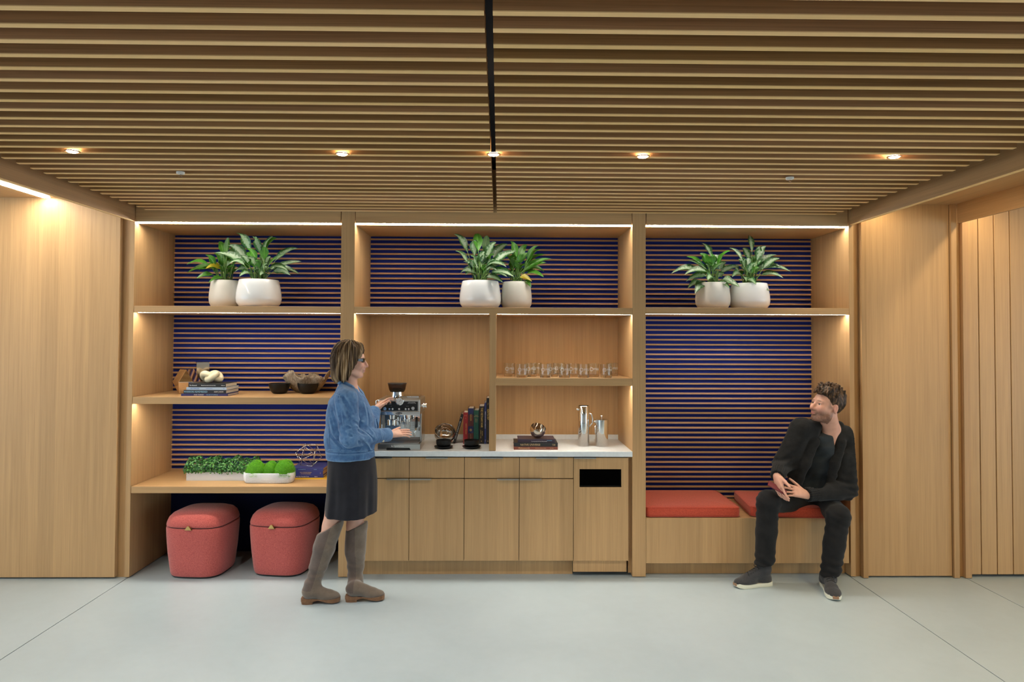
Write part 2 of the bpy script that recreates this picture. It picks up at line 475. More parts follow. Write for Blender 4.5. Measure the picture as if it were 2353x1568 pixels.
# base cabinets
edges = [XC + .003, -.638, -.246, .146, .534, .929]
def pull(parent, x0, x1, z, mat='satin_steel'):
    o = MB().box(x0, x1, -.012, .010, z - .0015, z + .0015).box(x0, x1, -.012, -.009, z - .0055, z).build('pull', mat, parent); return o
ordinal = ['leftmost base cabinet, half hidden behind the woman', 'second oak base cabinet, its door pull at the left corner',
           'third oak base cabinet, its door pull at the right corner', 'fourth oak base cabinet, left of the bin cabinet']
FY = .012
for i in range(4):
    x0, x1 = edges[i], edges[i + 1]; w = x1 - x0
    c = thing('base_cabinet', ordinal[i], 'cabinet', (x0, 0, 0), group='oak base cabinets under the worktop')
    MB().box(.001, w - .001, FY + .02, .60, .112, .853).build('body', 'black_void', c)
    MB().box(0, w, .075, .095, 0, .112).build('toe_kick', 'veneer_vertical', c)
    d = MB().rbox(.0018, w - .0018, FY, FY + .02, .700, .846, .001, 1).build('drawer', 'veneer_vertical', c)
    pull(d, w / 2 - .078, w / 2 + .078, .8485)
    d = MB().rbox(.0018, w - .0018, FY, FY + .02, .114, .694, .001, 1).build('door', 'veneer_vertical', c)
    if i % 2 == 0: pull(d, w - .158, w - .004, .6965, 'brass_dark' if False else 'brushed_steel')
    else: pull(d, .004, .158, .6965, 'brushed_steel')
x0, x1 = edges[4], edges[5]; w = x1 - x0
c = thing('bin_cabinet', 'oak pull-out bin cabinet with a black slot', 'cabinet', (x0, 0, 0))
sx0, sx1, sz0, sz1 = .577 - x0, .878 - x0, .637, .765
MB().box(.003, .018, FY + .02, .60, .112, .853).box(w - .018, w - .003, FY + .02, .60, .112, .853).box(.018, w - .018, .3, .32, .112, .853)\
    .box(.018, w - .018, FY + .02, .3, .55, .56).build('body', 'black_void', c)
d = MB()
d.box(.0018, sx0, FY, FY + .02, .114, .846).box(sx1, w - .0018, FY, FY + .02, .114, .846)
d.box(sx0, sx1, FY, FY + .02, .114, sz0).box(sx0, sx1, FY, FY + .02, sz1, .846)
d = d.build('front', 'veneer_vertical', c)
pull(d, .002, .158, .8485)
MB().box(sx0, sx1, FY + .002, FY + .06, sz0 - .004, sz0).build('slot_lip', 'brushed_steel', c)
MB().box(0, w - .012, .030, .050, .030, .110).build('toe_kick', 'veneer_vertical', c)
tag(MB().box(edges[5] + .001, XD - .001, .04, .06, .02, .853).build('filler_strip', 'solid_trim'), 'thin oak filler strip beside the bin cabinet', 'trim')

# bench
b = thing('bench', 'long oak bench box under the red cushions', 'bench', ((XE + XF) / 2, 0, 0)); w = (XF - XE) / 2 - .002
MB().rbox(-w, w - .012, 0, .022, .099, .420, .001, 1).build('front_panel', 'veneer_vertical', b)
MB().box(-w, w - .012, .022, BACK, .400, .420).build('seat_board', 'veneer_horizontal', b)
MB().box(-w, w, .085, .105, 0, .118).build('toe_kick', 'veneer_vertical', b)

# ================================================================== lamps of the room
def downlight(x, y, label, group='recessed ceiling downlights', power=36, z=ZCEIL):
    o = thing('downlight', label, 'light', (x, y, z), group=group)
    MB().lathe([(.027, -.001), (.033, -.002), (.034, .0), (.034, .003), (.027, .003)], 24).build('trim_ring', 'beam_wood', o, True, 40)
    MB().lathe([(0, -.006), (.012, -.0052), (.021, -.003), (.0265, .002), (.0265, .006), (0, .006)], 24).build('lens', 'downlight_lens', o, True, 40)
    l = bpy.data.lights.new('downlight_beam', 'SPOT'); l.energy = power; l.spot_size = R(105); l.spot_blend = .8
    l.shadow_soft_size = .04; l.color = (1.0, .95, .87)
    lo = bpy.data.objects.new('downlight_beam', l); COL.objects.link(lo); lo.parent = o; lo.location = (0, 0, -.052)
    return o
for u, v, lab in ((163, 357, 'ceiling downlight above the left wall panel'), (783, 358, 'ceiling downlight above the woman'),
                  (1474, 358, 'ceiling downlight above the bench upright'), (2052, 354, 'ceiling downlight above the right wall panel')):
    p = atz(u, v, ZCEIL); downlight(p.x, p.y, lab)
p = atz(1131, 356, ZCEIL); downlight(p.x, p.y, 'bright spot lamp in the black gap between the ceiling halves', power=36)
yrow = p.y
for x, lab in ((-2.05, 'added unseen downlight to brighten the floor, first from the left'), (-1.0, 'added unseen downlight to brighten the floor, second from the left'),
               (1.0, 'added unseen downlight to brighten the floor, second from the right'), (2.05, 'added unseen downlight to brighten the floor, first from the right')):
    downlight(x, -3.6, lab, 'added unseen downlights overhead', 30)  # unseen row added to light the floor
def sprinkler(u, v, lab):
    p = atz(u, v, ZCEIL)
    o = thing('sprinkler_head', lab, 'sprinkler', p)
    MB().lathe([(0, -.006), (.02, -.006), (.022, 0), (.022, .006), (0, .006)], 20).build('escutcheon', 'lamp_trim', o, True, 40)
    MB().lathe([(0, -.022), (.010, -.022), (.010, -.018), (.004, -.016), (.004, -.006), (0, -.006)], 12).build('deflector', 'chrome', o, True, 40)
sprinkler(412, 404, 'small sprinkler head in the left half of the ceiling')
sprinkler(1812, 405, 'small sprinkler head in the right half of the ceiling')

# long linear lights in the side ceilings
def ceiling_linear(x, y0, y1, z, label, mat='led_diffuser'):
    o = thing('linear_light', label, 'light', (x, y1, z))
    MB().box(-.028, .028, y0 - y1, 0, -.002, .0).build('frame', 'lamp_trim', o)
    MB().box(-.022, .022, y0 - y1 + .005, -.005, -.006, -.002).build('diffuser', mat, o)
    return o
ceiling_linear(-3.195, -9.0, -.04, 2.68, 'long linear light in the side ceiling at left')
ceiling_linear(2.70, -9.0, -.06, 2.68, 'long linear light hidden above the right beam', 'linear_diffuser')
ceiling_linear(3.42, -9.0, -.08, 2.68, 'long linear light behind the fascia at far right', 'linear_diffuser')
# ================================================================== soft furnishings
def sq_ring(a, b, r_exp, z, n=48, c=(0, 0)):
    out = []
    for j in range(n):
        t = 2 * PI * j / n; ct, st = math.cos(t), math.sin(t)
        out.append(Vector((c[0] + a * math.copysign(abs(ct) ** (2 / r_exp), ct), c[1] + b * math.copysign(abs(st) ** (2 / r_exp), st), z)))
    return out
plain('seam_shade', (.09, .018, .016), .9)  # dark coral: shadow under the lid edge put into the seam colour
def pouf(x, y, rz, label):
    o = thing('pouf', label, 'pouf', (x, y, 0), rz, 'coral poufs under the desk shelf')
    W_ = .218
    body = [(.80, .012), (.845, .014), (.875, .03), (.90, .07), (.955, .18), (.99, .29), (1.0, .345), (.992, .353), (.965, .356), (.93, .356)]
    MB().loft([sq_ring(W_ * s, W_ * s, 3.6, z) for s, z in body]).build('body', 'coral_wool', o, True, 50)
    lid = [(.93, .362), (.965, .362), (.990, .365), (.992, .373), (.975, .392), (.93, .418), (.84, .440), (.70, .453), (.5, .460), (.25, .463), (.02, .464)]
    MB().loft([sq_ring(W_ * s, W_ * s, 3.6 - .8 * max(0, 1 - s), z) for s, z in lid]).build('lid', 'coral_wool', o, True, 60)
    MB().loft([sq_ring(W_ * .945, W_ * .945, 3.6, .352), sq_ring(W_ * .945, W_ * .945, 3.6, .366)]).build('lid_seam', 'seam_shade', o)
    MB().loft([sq_ring(W_ * .80, W_ * .80, 3.6, 0), sq_ring(W_ * .80, W_ * .80, 3.6, .012)]).build('base', 'black_plastic', o)
    prof = [(-.024, .352), (.024, .352), (.014, .366), (.006, .378), (-.006, .378), (-.014, .366)]
    MB().prism(prof, -W_ - .012, -W_ + .02).build('pull_tab', 'brass', o)
    return o
p = atz(446, 1341, 0); pouf(p.x - .012, p.y + .215, R(-4), 'coral wool pouf nearest the left end panel')
p = atz(641, 1335, 0); pouf(p.x - .008, p.y + .215, R(-8), 'coral wool pouf beside the woman')

def cushion(x0, x1, y0, y1, rz, label, piv=(0, 0)):
    o = thing('seat_cushion', label, 'cushion', (x0, y0, .4205), rz, 'red seat cushions on the bench')
    w, d, h = x1 - x0, y1 - y0, .072
    def ring(ins, z, n=14):
        pts = []
        r = .03
        for cx, cy, a0 in ((w - r, d - r, 0), (r, d - r, 90), (r, r, 180), (w - r, r, 270)):
            for k_ in range(n // 4 + 1):
                a = R(a0 + 90 * k_ / (n // 4)); pts.append((cx + (r - ins) * math.cos(a), cy + (r - ins) * math.sin(a)))
        return [Vector((px, py, z)) for px, py in pts]
    rings = [ring(.012, .0), ring(.003, .006), ring(0, .02), ring(-.002, h * .55), ring(.0, h - .008), ring(.004, h - .002), ring(.012, h + .001)]
    m = MB().loft(rings, cap=False); m.f.append(tuple(range(len(rings[0])))[::-1])
    n = len(rings[0]); last = (len(rings) - 1) * n
    # domed top
    prev = list(range(last, last + n))
    for sc, z in ((.8, .006), (.5, .011), (.2, .013)):
        b0 = len(m.v)
        for j in range(n):
            px, py, _ = m.v[last + j]; m.v.append((w / 2 + (px - w / 2) * sc, d / 2 + (py - d / 2) * sc, h + z))
        cur = list(range(b0, b0 + n))
        m.f += [(prev[j], prev[(j + 1) % n], cur[(j + 1) % n], cur[j]) for j in range(n)]; prev = cur
    m.f.append(tuple(prev))
    m.build('pad', 'red_wool', o, True, 50)
    for zz in (.008, h - .003):
        rr = ring(-.001, zz); MB().tube(rr + [rr[0]], .0022, 6, False).build('piping', 'red_wool', o, True)
    return o
p = at(1490, 1186, .0); q = at(1707, 1186, .0)
cushion(p.x, q.x, .012, .585, R(0), 'red square seat cushion at the left end of the bench')
p = at(1731, 1186, .0)
cushion(p.x + .005, p.x + .645, .03, .575, R(-6), 'red seat cushion under the seated man')

# ================================================================== potted plants
def leaf_mat(name, mode):
    k = NT(name)
    uv = k.n('ShaderNodeTexCoord').outputs['UV']; sp = k.n('ShaderNodeSeparateXYZ'); k.l(uv, sp.inputs[0])
    d = k.math('ABSOLUTE', k.math('SUBTRACT', sp.outputs[0], .5))
    oi = k.n('ShaderNodeObjectInfo').outputs['Random']
    if mode == 'silver':
        nz = k.noise(k.pos((1, 1, 1)), 85, 3, .6)
        f = k.math('ADD', k.math('MULTIPLY', d, 1.9), k.math('MULTIPLY', k.math('SUBTRACT', nz, .5), 1.5))
        c = k.ramp(f, [(.28, (.32, .44, .30)), (.44, (.20, .33, .19)), (.55, (.028, .11, .030)), (.9, (.014, .07, .016))])
        rib = k.ramp(d, [(.0, (1, 1, 1)), (.05, (0, 0, 0))]); c = k.mix(rib, c, (.30, .42, .24))
    elif mode == 'green':
        nz = k.noise(k.pos((1, 1, 1)), 40, 3, .6)
        c = k.ramp(nz, [(.3, (.025, .115, .010)), (.7, (.07, .25, .025))])
        rib = k.ramp(d, [(.0, (1, 1, 1)), (.06, (0, 0, 0))]); c = k.mix(rib, c, (.16, .36, .08))
    else:
        c = k.ramp(oi, [(0, (.55, .42, .02)), (1, (.42, .40, .04))])
    br = k.math('ADD', k.math('MULTIPLY', oi, .5), .72)
    cb = k.n('ShaderNodeCombineXYZ'); [k.l(br, cb.inputs[i]) for i in range(3)]
    k.base(k.mix(1.0, c, cb.outputs[0], 'MULTIPLY')); k.set(.32, 0, .5)
    k.bsdf.inputs['Subsurface Weight'].default_value = 0
    tr = k.n('ShaderNodeBsdfTranslucent'); tr.inputs[0].default_value = (.12, .32, .04, 1)
    mx = k.n('ShaderNodeMixShader'); mx.inputs[0].default_value = .22
    out = k.t.nodes['Material Output']
    k.l(k.bsdf.outputs[0], mx.inputs[1]); k.l(tr.outputs[0], mx.inputs[2]); k.l(mx.outputs[0], out.inputs[0])
    MATS[name] = k.m
leaf_mat('leaf_silver', 'silver'); leaf_mat('leaf_green', 'green'); leaf_mat('leaf_yellow', 'yellow')
plain('stem_green', (.12, .24, .05), .5)

def make_leaf(parent, P0, P2, width, mat, rnd, droop):
    width *= 1.2
    hd = math.hypot(P2.x - P0.x, P2.y - P0.y)
    P1 = P0.lerp(P2, .42); P1.z = max(P0.z + .06, P2.z * .5 + P0.z * .5 + .03, P2.z + droop)
    def bz(t): return P0 * (1 - t) ** 2 + P1 * 2 * t * (1 - t) + P2 * t * t
    m = MB(); tb = .40
    m.tube([bz(tb * i / 4) for i in range(5)], [.0035, .0032, .003, .0026, .002], 5)
    nst = len(m.f); N = 9
    nrm = Vector((rnd.uniform(-.35, .35), -.75 + rnd.uniform(-.3, .3), .65)).normalized()
    rows = []; uvs = []
    for i in range(N + 1):
        t = i / N; q = tb + (1 - tb) * t
        p = bz(q); tg = (bz(min(1, q + .02)) - bz(q - .02)).normalized()
        n_ = (nrm - tg * nrm.dot(tg)).normalized(); sd = tg.cross(n_)
        w = width * (min(1, t / .35) ** .65) * (max(0, 1 - max(0, t - .30) / .70) ** .8) * .5 if i < N else 0
        if i == 0: w = .002
        wave = .10 * w * math.sin(9 * t + rnd.random())
        row = [p - sd * w + n_ * (w * .22 + wave), p - sd * w * .5 + n_ * w * .05, p - n_ * w * .10, p + sd * w * .5 + n_ * w * .05, p + sd * w + n_ * (w * .22 - wave)]
        rows.append(row); uvs.append([(c_, t) for c_ in (0, .25, .5, .75, 1)])
    base = len(m.v); flat = [v for r_ in rows for v in r_]; fl_uv = [v for r_ in uvs for v in r_]
    m.v += [tuple(v) for v in flat]
    for i in range(N):
        for j in range(4):
            a = base + i * 5 + j; m.f.append((a, a + 1, a + 6, a + 5))
    me = bpy.data.meshes.new('leaf'); me.from_pydata(m.v, [], m.f)
    me.materials.append(MATS['stem_green']); me.materials.append(MATS[mat])
    ul = me.uv_layers.new(name='UVMap')
    for i, pg in enumerate(me.polygons):
        pg.material_index = 0 if i < nst else 1
        for li in pg.loop_indices:
            vi = me.loops[li].vertex_index
            ul.data[li].uv = fl_uv[vi - base] if vi >= base else (.5, 0)
    me.shade_smooth(); me.update()
    return mesh_obj('leaf', me, parent)

def potted_plant(u, vtop, rpot, hpot, Y, zsh, mat, leafmat, label, tips, width, seed, alt=None, extra=10):
    rnd = random.Random(seed)
    c = at(u, vtop, Y); o = thing('potted_plant', label, 'plant', (c.x, Y, zsh))
    prof = [(0, 0), (rpot * .74, 0), (rpot * .86, hpot * .05), (rpot * .97, hpot * .17), (rpot, hpot * .32), (rpot * .985, hpot * .50), (rpot * .93, hpot * .78), (rpot * .87, hpot * .985),
            (rpot * .855, hpot), (rpot * .835, hpot * .99), (rpot * .83, hpot * .90), (0, hpot * .90)]
    MB().lathe(prof, 48).build('pot', mat, o, True, 50)
    soil = MB().lathe([(rpot * .82, hpot * .905), (rpot * .6, hpot * .93), (0, hpot * .94)], 24).build('soil', 'soil', o, True)
    zb = hpot * .93
    for i in range(extra + 8):   # inner foliage, short upright leaves filling the crown
        a = rnd.uniform(0, 2 * PI); hd = rnd.uniform(.03, .13); hh = rnd.uniform(.08, .24)
        P0 = Vector((rnd.uniform(-.04, .04), rnd.uniform(-.04, .04), zb)); P2 = P0 + Vector((math.cos(a) * hd, math.sin(a) * hd * .8, hh))
        make_leaf(o, P0, P2, width * rnd.uniform(.65, .9), leafmat if (alt is None or rnd.random() < .75) else alt, rnd, .02)
    for tp in tips:
        tu, tv = tp[0], tp[1]; m_ = tp[2] if len(tp) > 2 else leafmat
        w_ = rnd.uniform(.85, 1.15) * width
        dy = rnd.uniform(-.15, .10)
        if tv > vtop - 12: dy = -abs(dy) - .03
        P2 = at(tu, tv, Y + dy) - Vector((c.x, Y, zsh))
        if tv > vtop - 4 and math.hypot(P2.x, P2.y) < rpot + .02:
            dy = -math.sqrt(max(0, (rpot + .025) ** 2 - min(P2.x ** 2, (rpot + .02) ** 2))) - .005
            P2 = at(tu, tv, Y + dy) - Vector((c.x, Y, zsh))
        a = rnd.uniform(0, 2 * PI); P0 = Vector((math.cos(a) * rpot * .3, math.sin(a) * rpot * .3, zb))
        hd = math.hypot(P2.x - P0.x, P2.y - P0.y)
        make_leaf(o, P0, P2, w_, m_, rnd, .05 + .22 * hd if P2.z < hpot + .12 else .0)
    return o
Y_ = 'leaf_yellow'; G_ = 'leaf_green'
potted_plant(518, 652, .118, .205, .30, ZS, 'matte_ceramic', G_, 'smaller green plant with a yellow leaf in a matte pot, left bay',
    [(427, 615), (428, 634), (470, 592), (502, 561), (525, 552), (478, 656), (450, 647), (471, 624, Y_), (514, 581), (490, 587), (536, 572), (455, 628), (545, 600)], .052, 11, None, 12)
potted_plant(594.5, 649, .163, .205, .23, ZS, 'white_ceramic', 'leaf_silver', 'large silver-leaved plant in a glossy white bowl, left bay',
    [(540, 541), (577, 548), (626, 549), (635, 552, G_), (491, 586), (522, 569), (684, 575), (692, 605), (661, 628), (667, 637), (539, 630), (525, 612), (549, 641), (689, 635), (597, 638), (606, 572, G_), (615, 600), (650, 590), (580, 600, G_)], .066, 12, G_, 14)
potted_plant(1103, 646, .156, .205, .23, ZS, 'white_ceramic', 'leaf_silver', 'large silver-leaved plant in a glossy white bowl, middle bay',
    [(1041, 540), (1045, 578), (1093, 538, G_), (1088, 552), (1120, 543, G_), (1139, 558), (1167, 562), (1186, 577), (1181, 580), (1151, 591, G_), (1104, 613), (1068, 633), (1056, 630), (1141, 623), (1166, 604), (1163, 614), (1155, 650), (1165, 637), (1180, 636), (1068, 603)], .070, 13, G_, 14)
potted_plant(1186, 649, .117, .205, .29, ZS, 'matte_ceramic', G_, 'smaller plain green plant in a matte pot, middle bay',
    [(1235, 565), (1240, 573), (1211, 563), (1265, 594), (1255, 603), (1250, 584), (1250, 624), (1249, 637), (1222, 647, Y_), (1171, 556), (1220, 661), (1237, 611), (1182, 583), (1191, 579), (1166, 637)], .050, 14, None, 12)
potted_plant(1637, 642, .128, .195, .22, ZS + .006, 'matte_ceramic', 'leaf_silver', 'drooping plant in the smaller matte pot, right bay',
    [(1609, 556), (1676, 573, G_), (1576, 587, G_), (1578, 596), (1541, 626), (1571, 629), (1575, 644), (1579, 660), (1596, 672), (1700, 607), (1643, 582), (1625, 641), (1676, 659), (1684, 647), (1699, 656), (1606, 580, G_), (1660, 600)], .062, 15, G_, 10)
potted_plant(1721, 645, .150, .195, .28, ZS + .006, 'white_ceramic', 'leaf_silver', 'spiky silver plant in the larger glossy bowl, right bay',
    [(1720, 537), (1674, 566), (1705, 566), (1745, 562), (1759, 562), (1784, 581), (1791, 589), (1818, 620), (1799, 634), (1767, 665), (1737, 650), (1774, 598), (1714, 643), (1795, 610), (1681, 633), (1735, 600), (1755, 590)], .054, 16, G_, 14)

# ================================================================== books
def cover_mat(col, rough=.45):
    nm = 'cover_%02d%02d%02d' % tuple(int(99 * c) for c in col)
    return nm if nm in MATS else (plain(nm, col, rough), nm)[1]
def book(loc, L, H, D_, col, label, rz=0, group=None, stand=False, lean=0, page=(.62, .56, .46), texts=(), bands=()):
    """lying: spine faces the viewer, L long, H thick, D_ deep. stand: L thick, H tall"""
    o = thing('book', label, 'book', loc, rz, group)
    if lean: o.rotation_euler = (0, lean, rz)
    cm = cover_mat(col); pm = cover_mat(page, .9); t = .0022
    m = MB()
    if not stand:
        m.box(-L / 2, L / 2, 0, D_, 0, t).box(-L / 2, L / 2, 0, D_, H - t, H)
        m.prism([(-L / 2, 0), (L / 2, 0), (L / 2, H), (-L / 2, H)], -.0025, .0015)
        pg = (-L / 2 + .003, L / 2 - .003, .0015, D_ - .004, t, H - t)
    else:
        m.box(-L / 2, -L / 2 + t, 0, D_, 0, H).box(L / 2 - t, L / 2, 0, D_, 0, H)
        m.prism([(-L / 2, 0), (L / 2, 0), (L / 2, H), (-L / 2, H)], -.0025, .0015)
        pg = (-L / 2 + t, L / 2 - t, .0015, D_ - .004, .003, H - .004)
    m.build('cover', cm, o)
    MB().box(*pg).build('pages', pm, o)
    for (z0, z1, c_) in bands:
        MB().box(-L / 2 - .0002, L / 2 + .0002, -.0031, -.0024, z0, z1).build('spine_band', cover_mat(c_), o)
    for tx in texts:
        s_, size, x, z, mt = tx[:5]; sx = tx[5] if len(tx) > 5 else 1
        M_ = T(x, -.0030, z) @ (DOWN if stand and (len(tx) < 7) else FACE)
        lettering(s_, size, M_, mt, o, sx=sx)
    return o
def stack(u0, u1, vb, z0, specs, group, Y0=None):
    """specs bottom-up: (u0, u1, thickness px, depth m, colour, label, rz, texts(fn of L,H))"""
plain('blue_print', (.05, .12, .45), .5); plain('sky_print', (.25, .50, .72), .5); plain('red_print', (.6, .03, .03), .5); plain('tan_print', (.60, .42, .22), .6)

SH = 1.272
py = atz(420, 916.5, SH).y
z = SH
for (u0, u1, th, dep, col, lab, tx) in (
    (418, 525, .0165, .21, (.02, .025, .16), 'thin navy paperback at the bottom of the art book stack', [('ANN TURNEY', .0115, -.04, .0085, 'white_print'), ('THE LIFE OF FLORENCE', .010, .055, .0085, 'sky_print', .8)]),
    (423.5, 521, .0265, .25, (.012, .016, .03), 'black book lettered Warriors Remembered, third in the art book stack', [('WARRIORS REMEMBERED', .0185, -.065, .0130, 'sky_print', .80), ('ALBERT J NASON', .011, .10, .0130, 'white_print', .8)]),
    (430, 522, .0185, .24, (.42, .55, .72), 'pale blue book lettered in dark blue, second in the art book stack', [('ARTPRIZE', .0125, -.085, .009, 'blue_print', 1.2), ('GRAND RAPIDS', .007, .02, .009, 'blue_print'), ('Pt', .012, .125, .009, 'blue_print')]),
    (434.5, 520, .0265, .22, (.014, .015, .018), 'black book under the cream knot, top of the art book stack', [('The Network', .012, -.10, .0130, 'white_print', .8), ('Portrait Conversations by Lincoln Schatz', .009, .01, .0130, 'white_print', .7), ('Smithsonian', .008, .115, .0130, 'white_print', .7)])):
    p0 = at(u0, 900, py); p1 = at(u1, 900, py)
    book(((p0.x + p1.x) / 2, py, z), p1.x - p0.x, th, dep, col, lab, R(0), 'art books stacked on the left shelf', texts=tx)
    z += th + .0006
art_top = z

# cream knot ornament
def knot_path(t):
    return Vector(((math.sin(t) + 2 * math.sin(2 * t)), (math.cos(t) - 2 * math.cos(2 * t)), -math.sin(3 * t)))
m = MB(); N_ = 96
pts = [knot_path(2 * PI * i / N_) for i in range(N_)]
S_ = .0215
pts = [Vector((p_.x * S_, p_.y * S_ * .9, p_.z * S_ * 1.0)) for p_ in pts]
n_ = 14; rr = .0235
for i in range(N_):
    tg = (pts[(i + 1) % N_] - pts[i - 1]).normalized(); up = Vector((0, 0, 1)); up = (up - tg * up.dot(tg)).normalized(); w_ = tg.cross(up)
    m.v += [tuple(pts[i] + (up * math.cos(2 * PI * j / n_) + w_ * math.sin(2 * PI * j / n_)) * rr) for j in range(n_)]
m.f = [(i * n_ + j, i * n_ + (j + 1) % n_, ((i + 1) % N_) * n_ + (j + 1) % n_, ((i + 1) % N_) * n_ + j) for i in range(N_) for j in range(n_)]
minz = min(v[2] for v in m.v)
p = at(488, 880, py + .10)
o = m.build('knot_ornament', 'ivory', None, True); o.location = (p.x, py + .10, art_top - minz); o.rotation_euler = (0, 0, R(25))
tag(o, 'cream knotted ornament lying on the stacked art books', 'ornament')

# faceted copper vase, mirrored square vase
bm = bmesh.new()
for a in (-1, 1):
    for b_ in (-1, 1):
        for v in ((a, b_, 0), (a, 0, b_), (0, a, b_)): bm.verts.new(Vector(v) * .0615)
bmesh.ops.convex_hull(bm, input=bm.verts[:])
bmesh.ops.dissolve_limit(bm, angle_limit=R(2), verts=bm.verts[:], edges=bm.edges[:])
rot = Matrix.Rotation(R(35), 3, 'Z') @ Matrix.Rotation(R(54.74), 3, Vector((1, 1, 0)).normalized())
for v in bm.verts: v.co = rot @ v.co
zmin = min(v.co.z for v in bm.verts)
for v in bm.verts: v.co.z -= zmin
bmesh.ops.bevel(bm, geom=bm.edges[:], offset=.0015, segments=1, affect='EDGES')
bmesh.ops.recalc_face_normals(bm, faces=bm.faces[:])
me = bpy.data.meshes.new('faceted_vase'); bm.to_mesh(me); bm.free(); me.materials.append(MATS['copper_mirror'])
p = at(430, 878, .30); me.transform(Matrix.Diagonal((1.12, 1.12, 1.30, 1)))
o = mesh_obj('faceted_vase', me, None, (p.x, .30, SH)); tag(o, 'faceted copper mirror ornament left of the art books', 'ornament')
vz = thing('square_vase', 'tall square mirror vase behind the cream knot', 'vase', (at(466, 870, .47).x, .47, SH), R(28))
hw, hh = .046, at(466, 838, .47).z - SH
m = MB().rbox(-hw, hw, -hw, -hw + .006, 0, hh, .001, 1).rbox(-hw, hw, hw - .006, hw, 0, hh, .001, 1).rbox(-hw, -hw + .006, -hw + .006, hw - .006, 0, hh, .001, 1).rbox(hw - .006, hw, -hw + .006, hw - .006, 0, hh, .001, 1)
m.build('wall', 'pewter_mirror', vz); MB().box(-hw + .006, hw - .006, -hw + .006, hw - .006, 0, .008).build('base', 'pewter_mirror', vz)

# driftwood bowl
k = NT('driftwood'); g = k.noise(k.pos((30, 30, 9), True), 3, 5, .65, .6)
k.base(k.ramp(g, [(.3, (.12, .09, .065)), (.5, (.27, .215, .16)), (.72, (.42, .36, .29))])); k.set(.85, 0, .2); k.bump(g, .6, .004); MATS['driftwood'] = k.m
rnd = random.Random(5); nA = 72
def bowl_rim(a): return .135 + .016 * math.sin(3 * a + 1.1) + .020 * math.sin(5 * a + .4) + .010 * math.sin(9 * a + 2) + .006 * math.sin(17 * a)
outer = []; inner = []
for t in (0, .12, .3, .5, .7, .88, 1.0):
    ro, ri = [], []
    for j in range(nA):
        a = 2 * PI * j / nA; rim = bowl_rim(a); rad = .165 + .014 * math.sin(2 * a + .6) + .012 * math.sin(7 * a)
        r_ = (.060 + (rad - .060) * t ** .70) * (1 + .03 * math.sin(6 * a + 5 * t)); zz = rim * t ** 1.25
        ro.append(Vector((r_ * math.cos(a), r_ * math.sin(a) * .72, zz)))
        r2 = r_ - .012 + .006 * t; ri.append(Vector((r2 * math.cos(a), r2 * math.sin(a) * .72, max(.014, zz - .002 + .014 * (1 - t)))))
    outer.append(ro); inner.append(ri)
m = MB().loft(outer + inner[::-1])
p = at(704, 893, .43); o = m.build('driftwood_bowl', 'driftwood', None, True); o.location = (p.x, .455, SH)
tag(o, 'ragged driftwood bowl behind the two black bowls', 'bowl')

def black_bowl(u, v, label):
    p = atz(u, v, SH) + Vector((0, .035, 0)); r_ = .078
    prof = [(0, 0), (.040, 0), (.052, .006), (.068, .028), (.077, .058), (.079, .078), (.076, .079), (.073, .060), (.062, .028), (.045, .012), (0, .010)]
    o = MB().lathe(prof, 40).build('black_bowl', 'black_ceramic', None, True, 60); o.location = p
    tag(o, label, 'bowl', 'black bowls on the left shelf')
black_bowl(640, 910, 'black bowl nearer the stacked art books')
black_bowl(706, 909.5, 'black bowl nearer the woman, before the driftwood')

# ================================================================== desk shelf
DZ = .641
def leafy(name, mat_list, quads, parent):
    me = bpy.data.meshes.new(name); vs = []; fs = []; mi = []
    for (c_, a_, b_, mm) in quads:
        o_ = len(vs); vs += [c_ - a_, c_ + b_ * .8 - a_ * .1, c_ + a_, c_ - b_ * .8 - a_ * .1]; fs.append((o_, o_ + 1, o_ + 2, o_ + 3)); mi.append(mm)
    me.from_pydata([tuple(v) for v in vs], [], fs)
    for mm in mat_list: me.materials.append(MATS[mm])
    for pg, i_ in zip(me.polygons, mi): pg.material_index = i_
    o = mesh_obj(name, me, parent); o['kind'] = 'stuff'; return o
def pl(name, c1, c2, rough=.4):
    k = NT(name); g = k.noise(k.pos(), 30, 2); k.base(k.mix(g, c1, c2)); k.set(rough, 0, .4); MATS[name] = k.m
pl('box_leaf', (.02, .10, .02), (.06, .22, .05)); pl('box_leaf_light', (.08, .27, .05), (.13, .34, .08)); pl('box_leaf_dark', (.012, .06, .018), (.02, .09, .03))
pl('moss_blade', (.13, .46, .008), (.24, .62, .02), .7); pl('moss_core', (.05, .20, .005), (.08, .28, .01), .9)

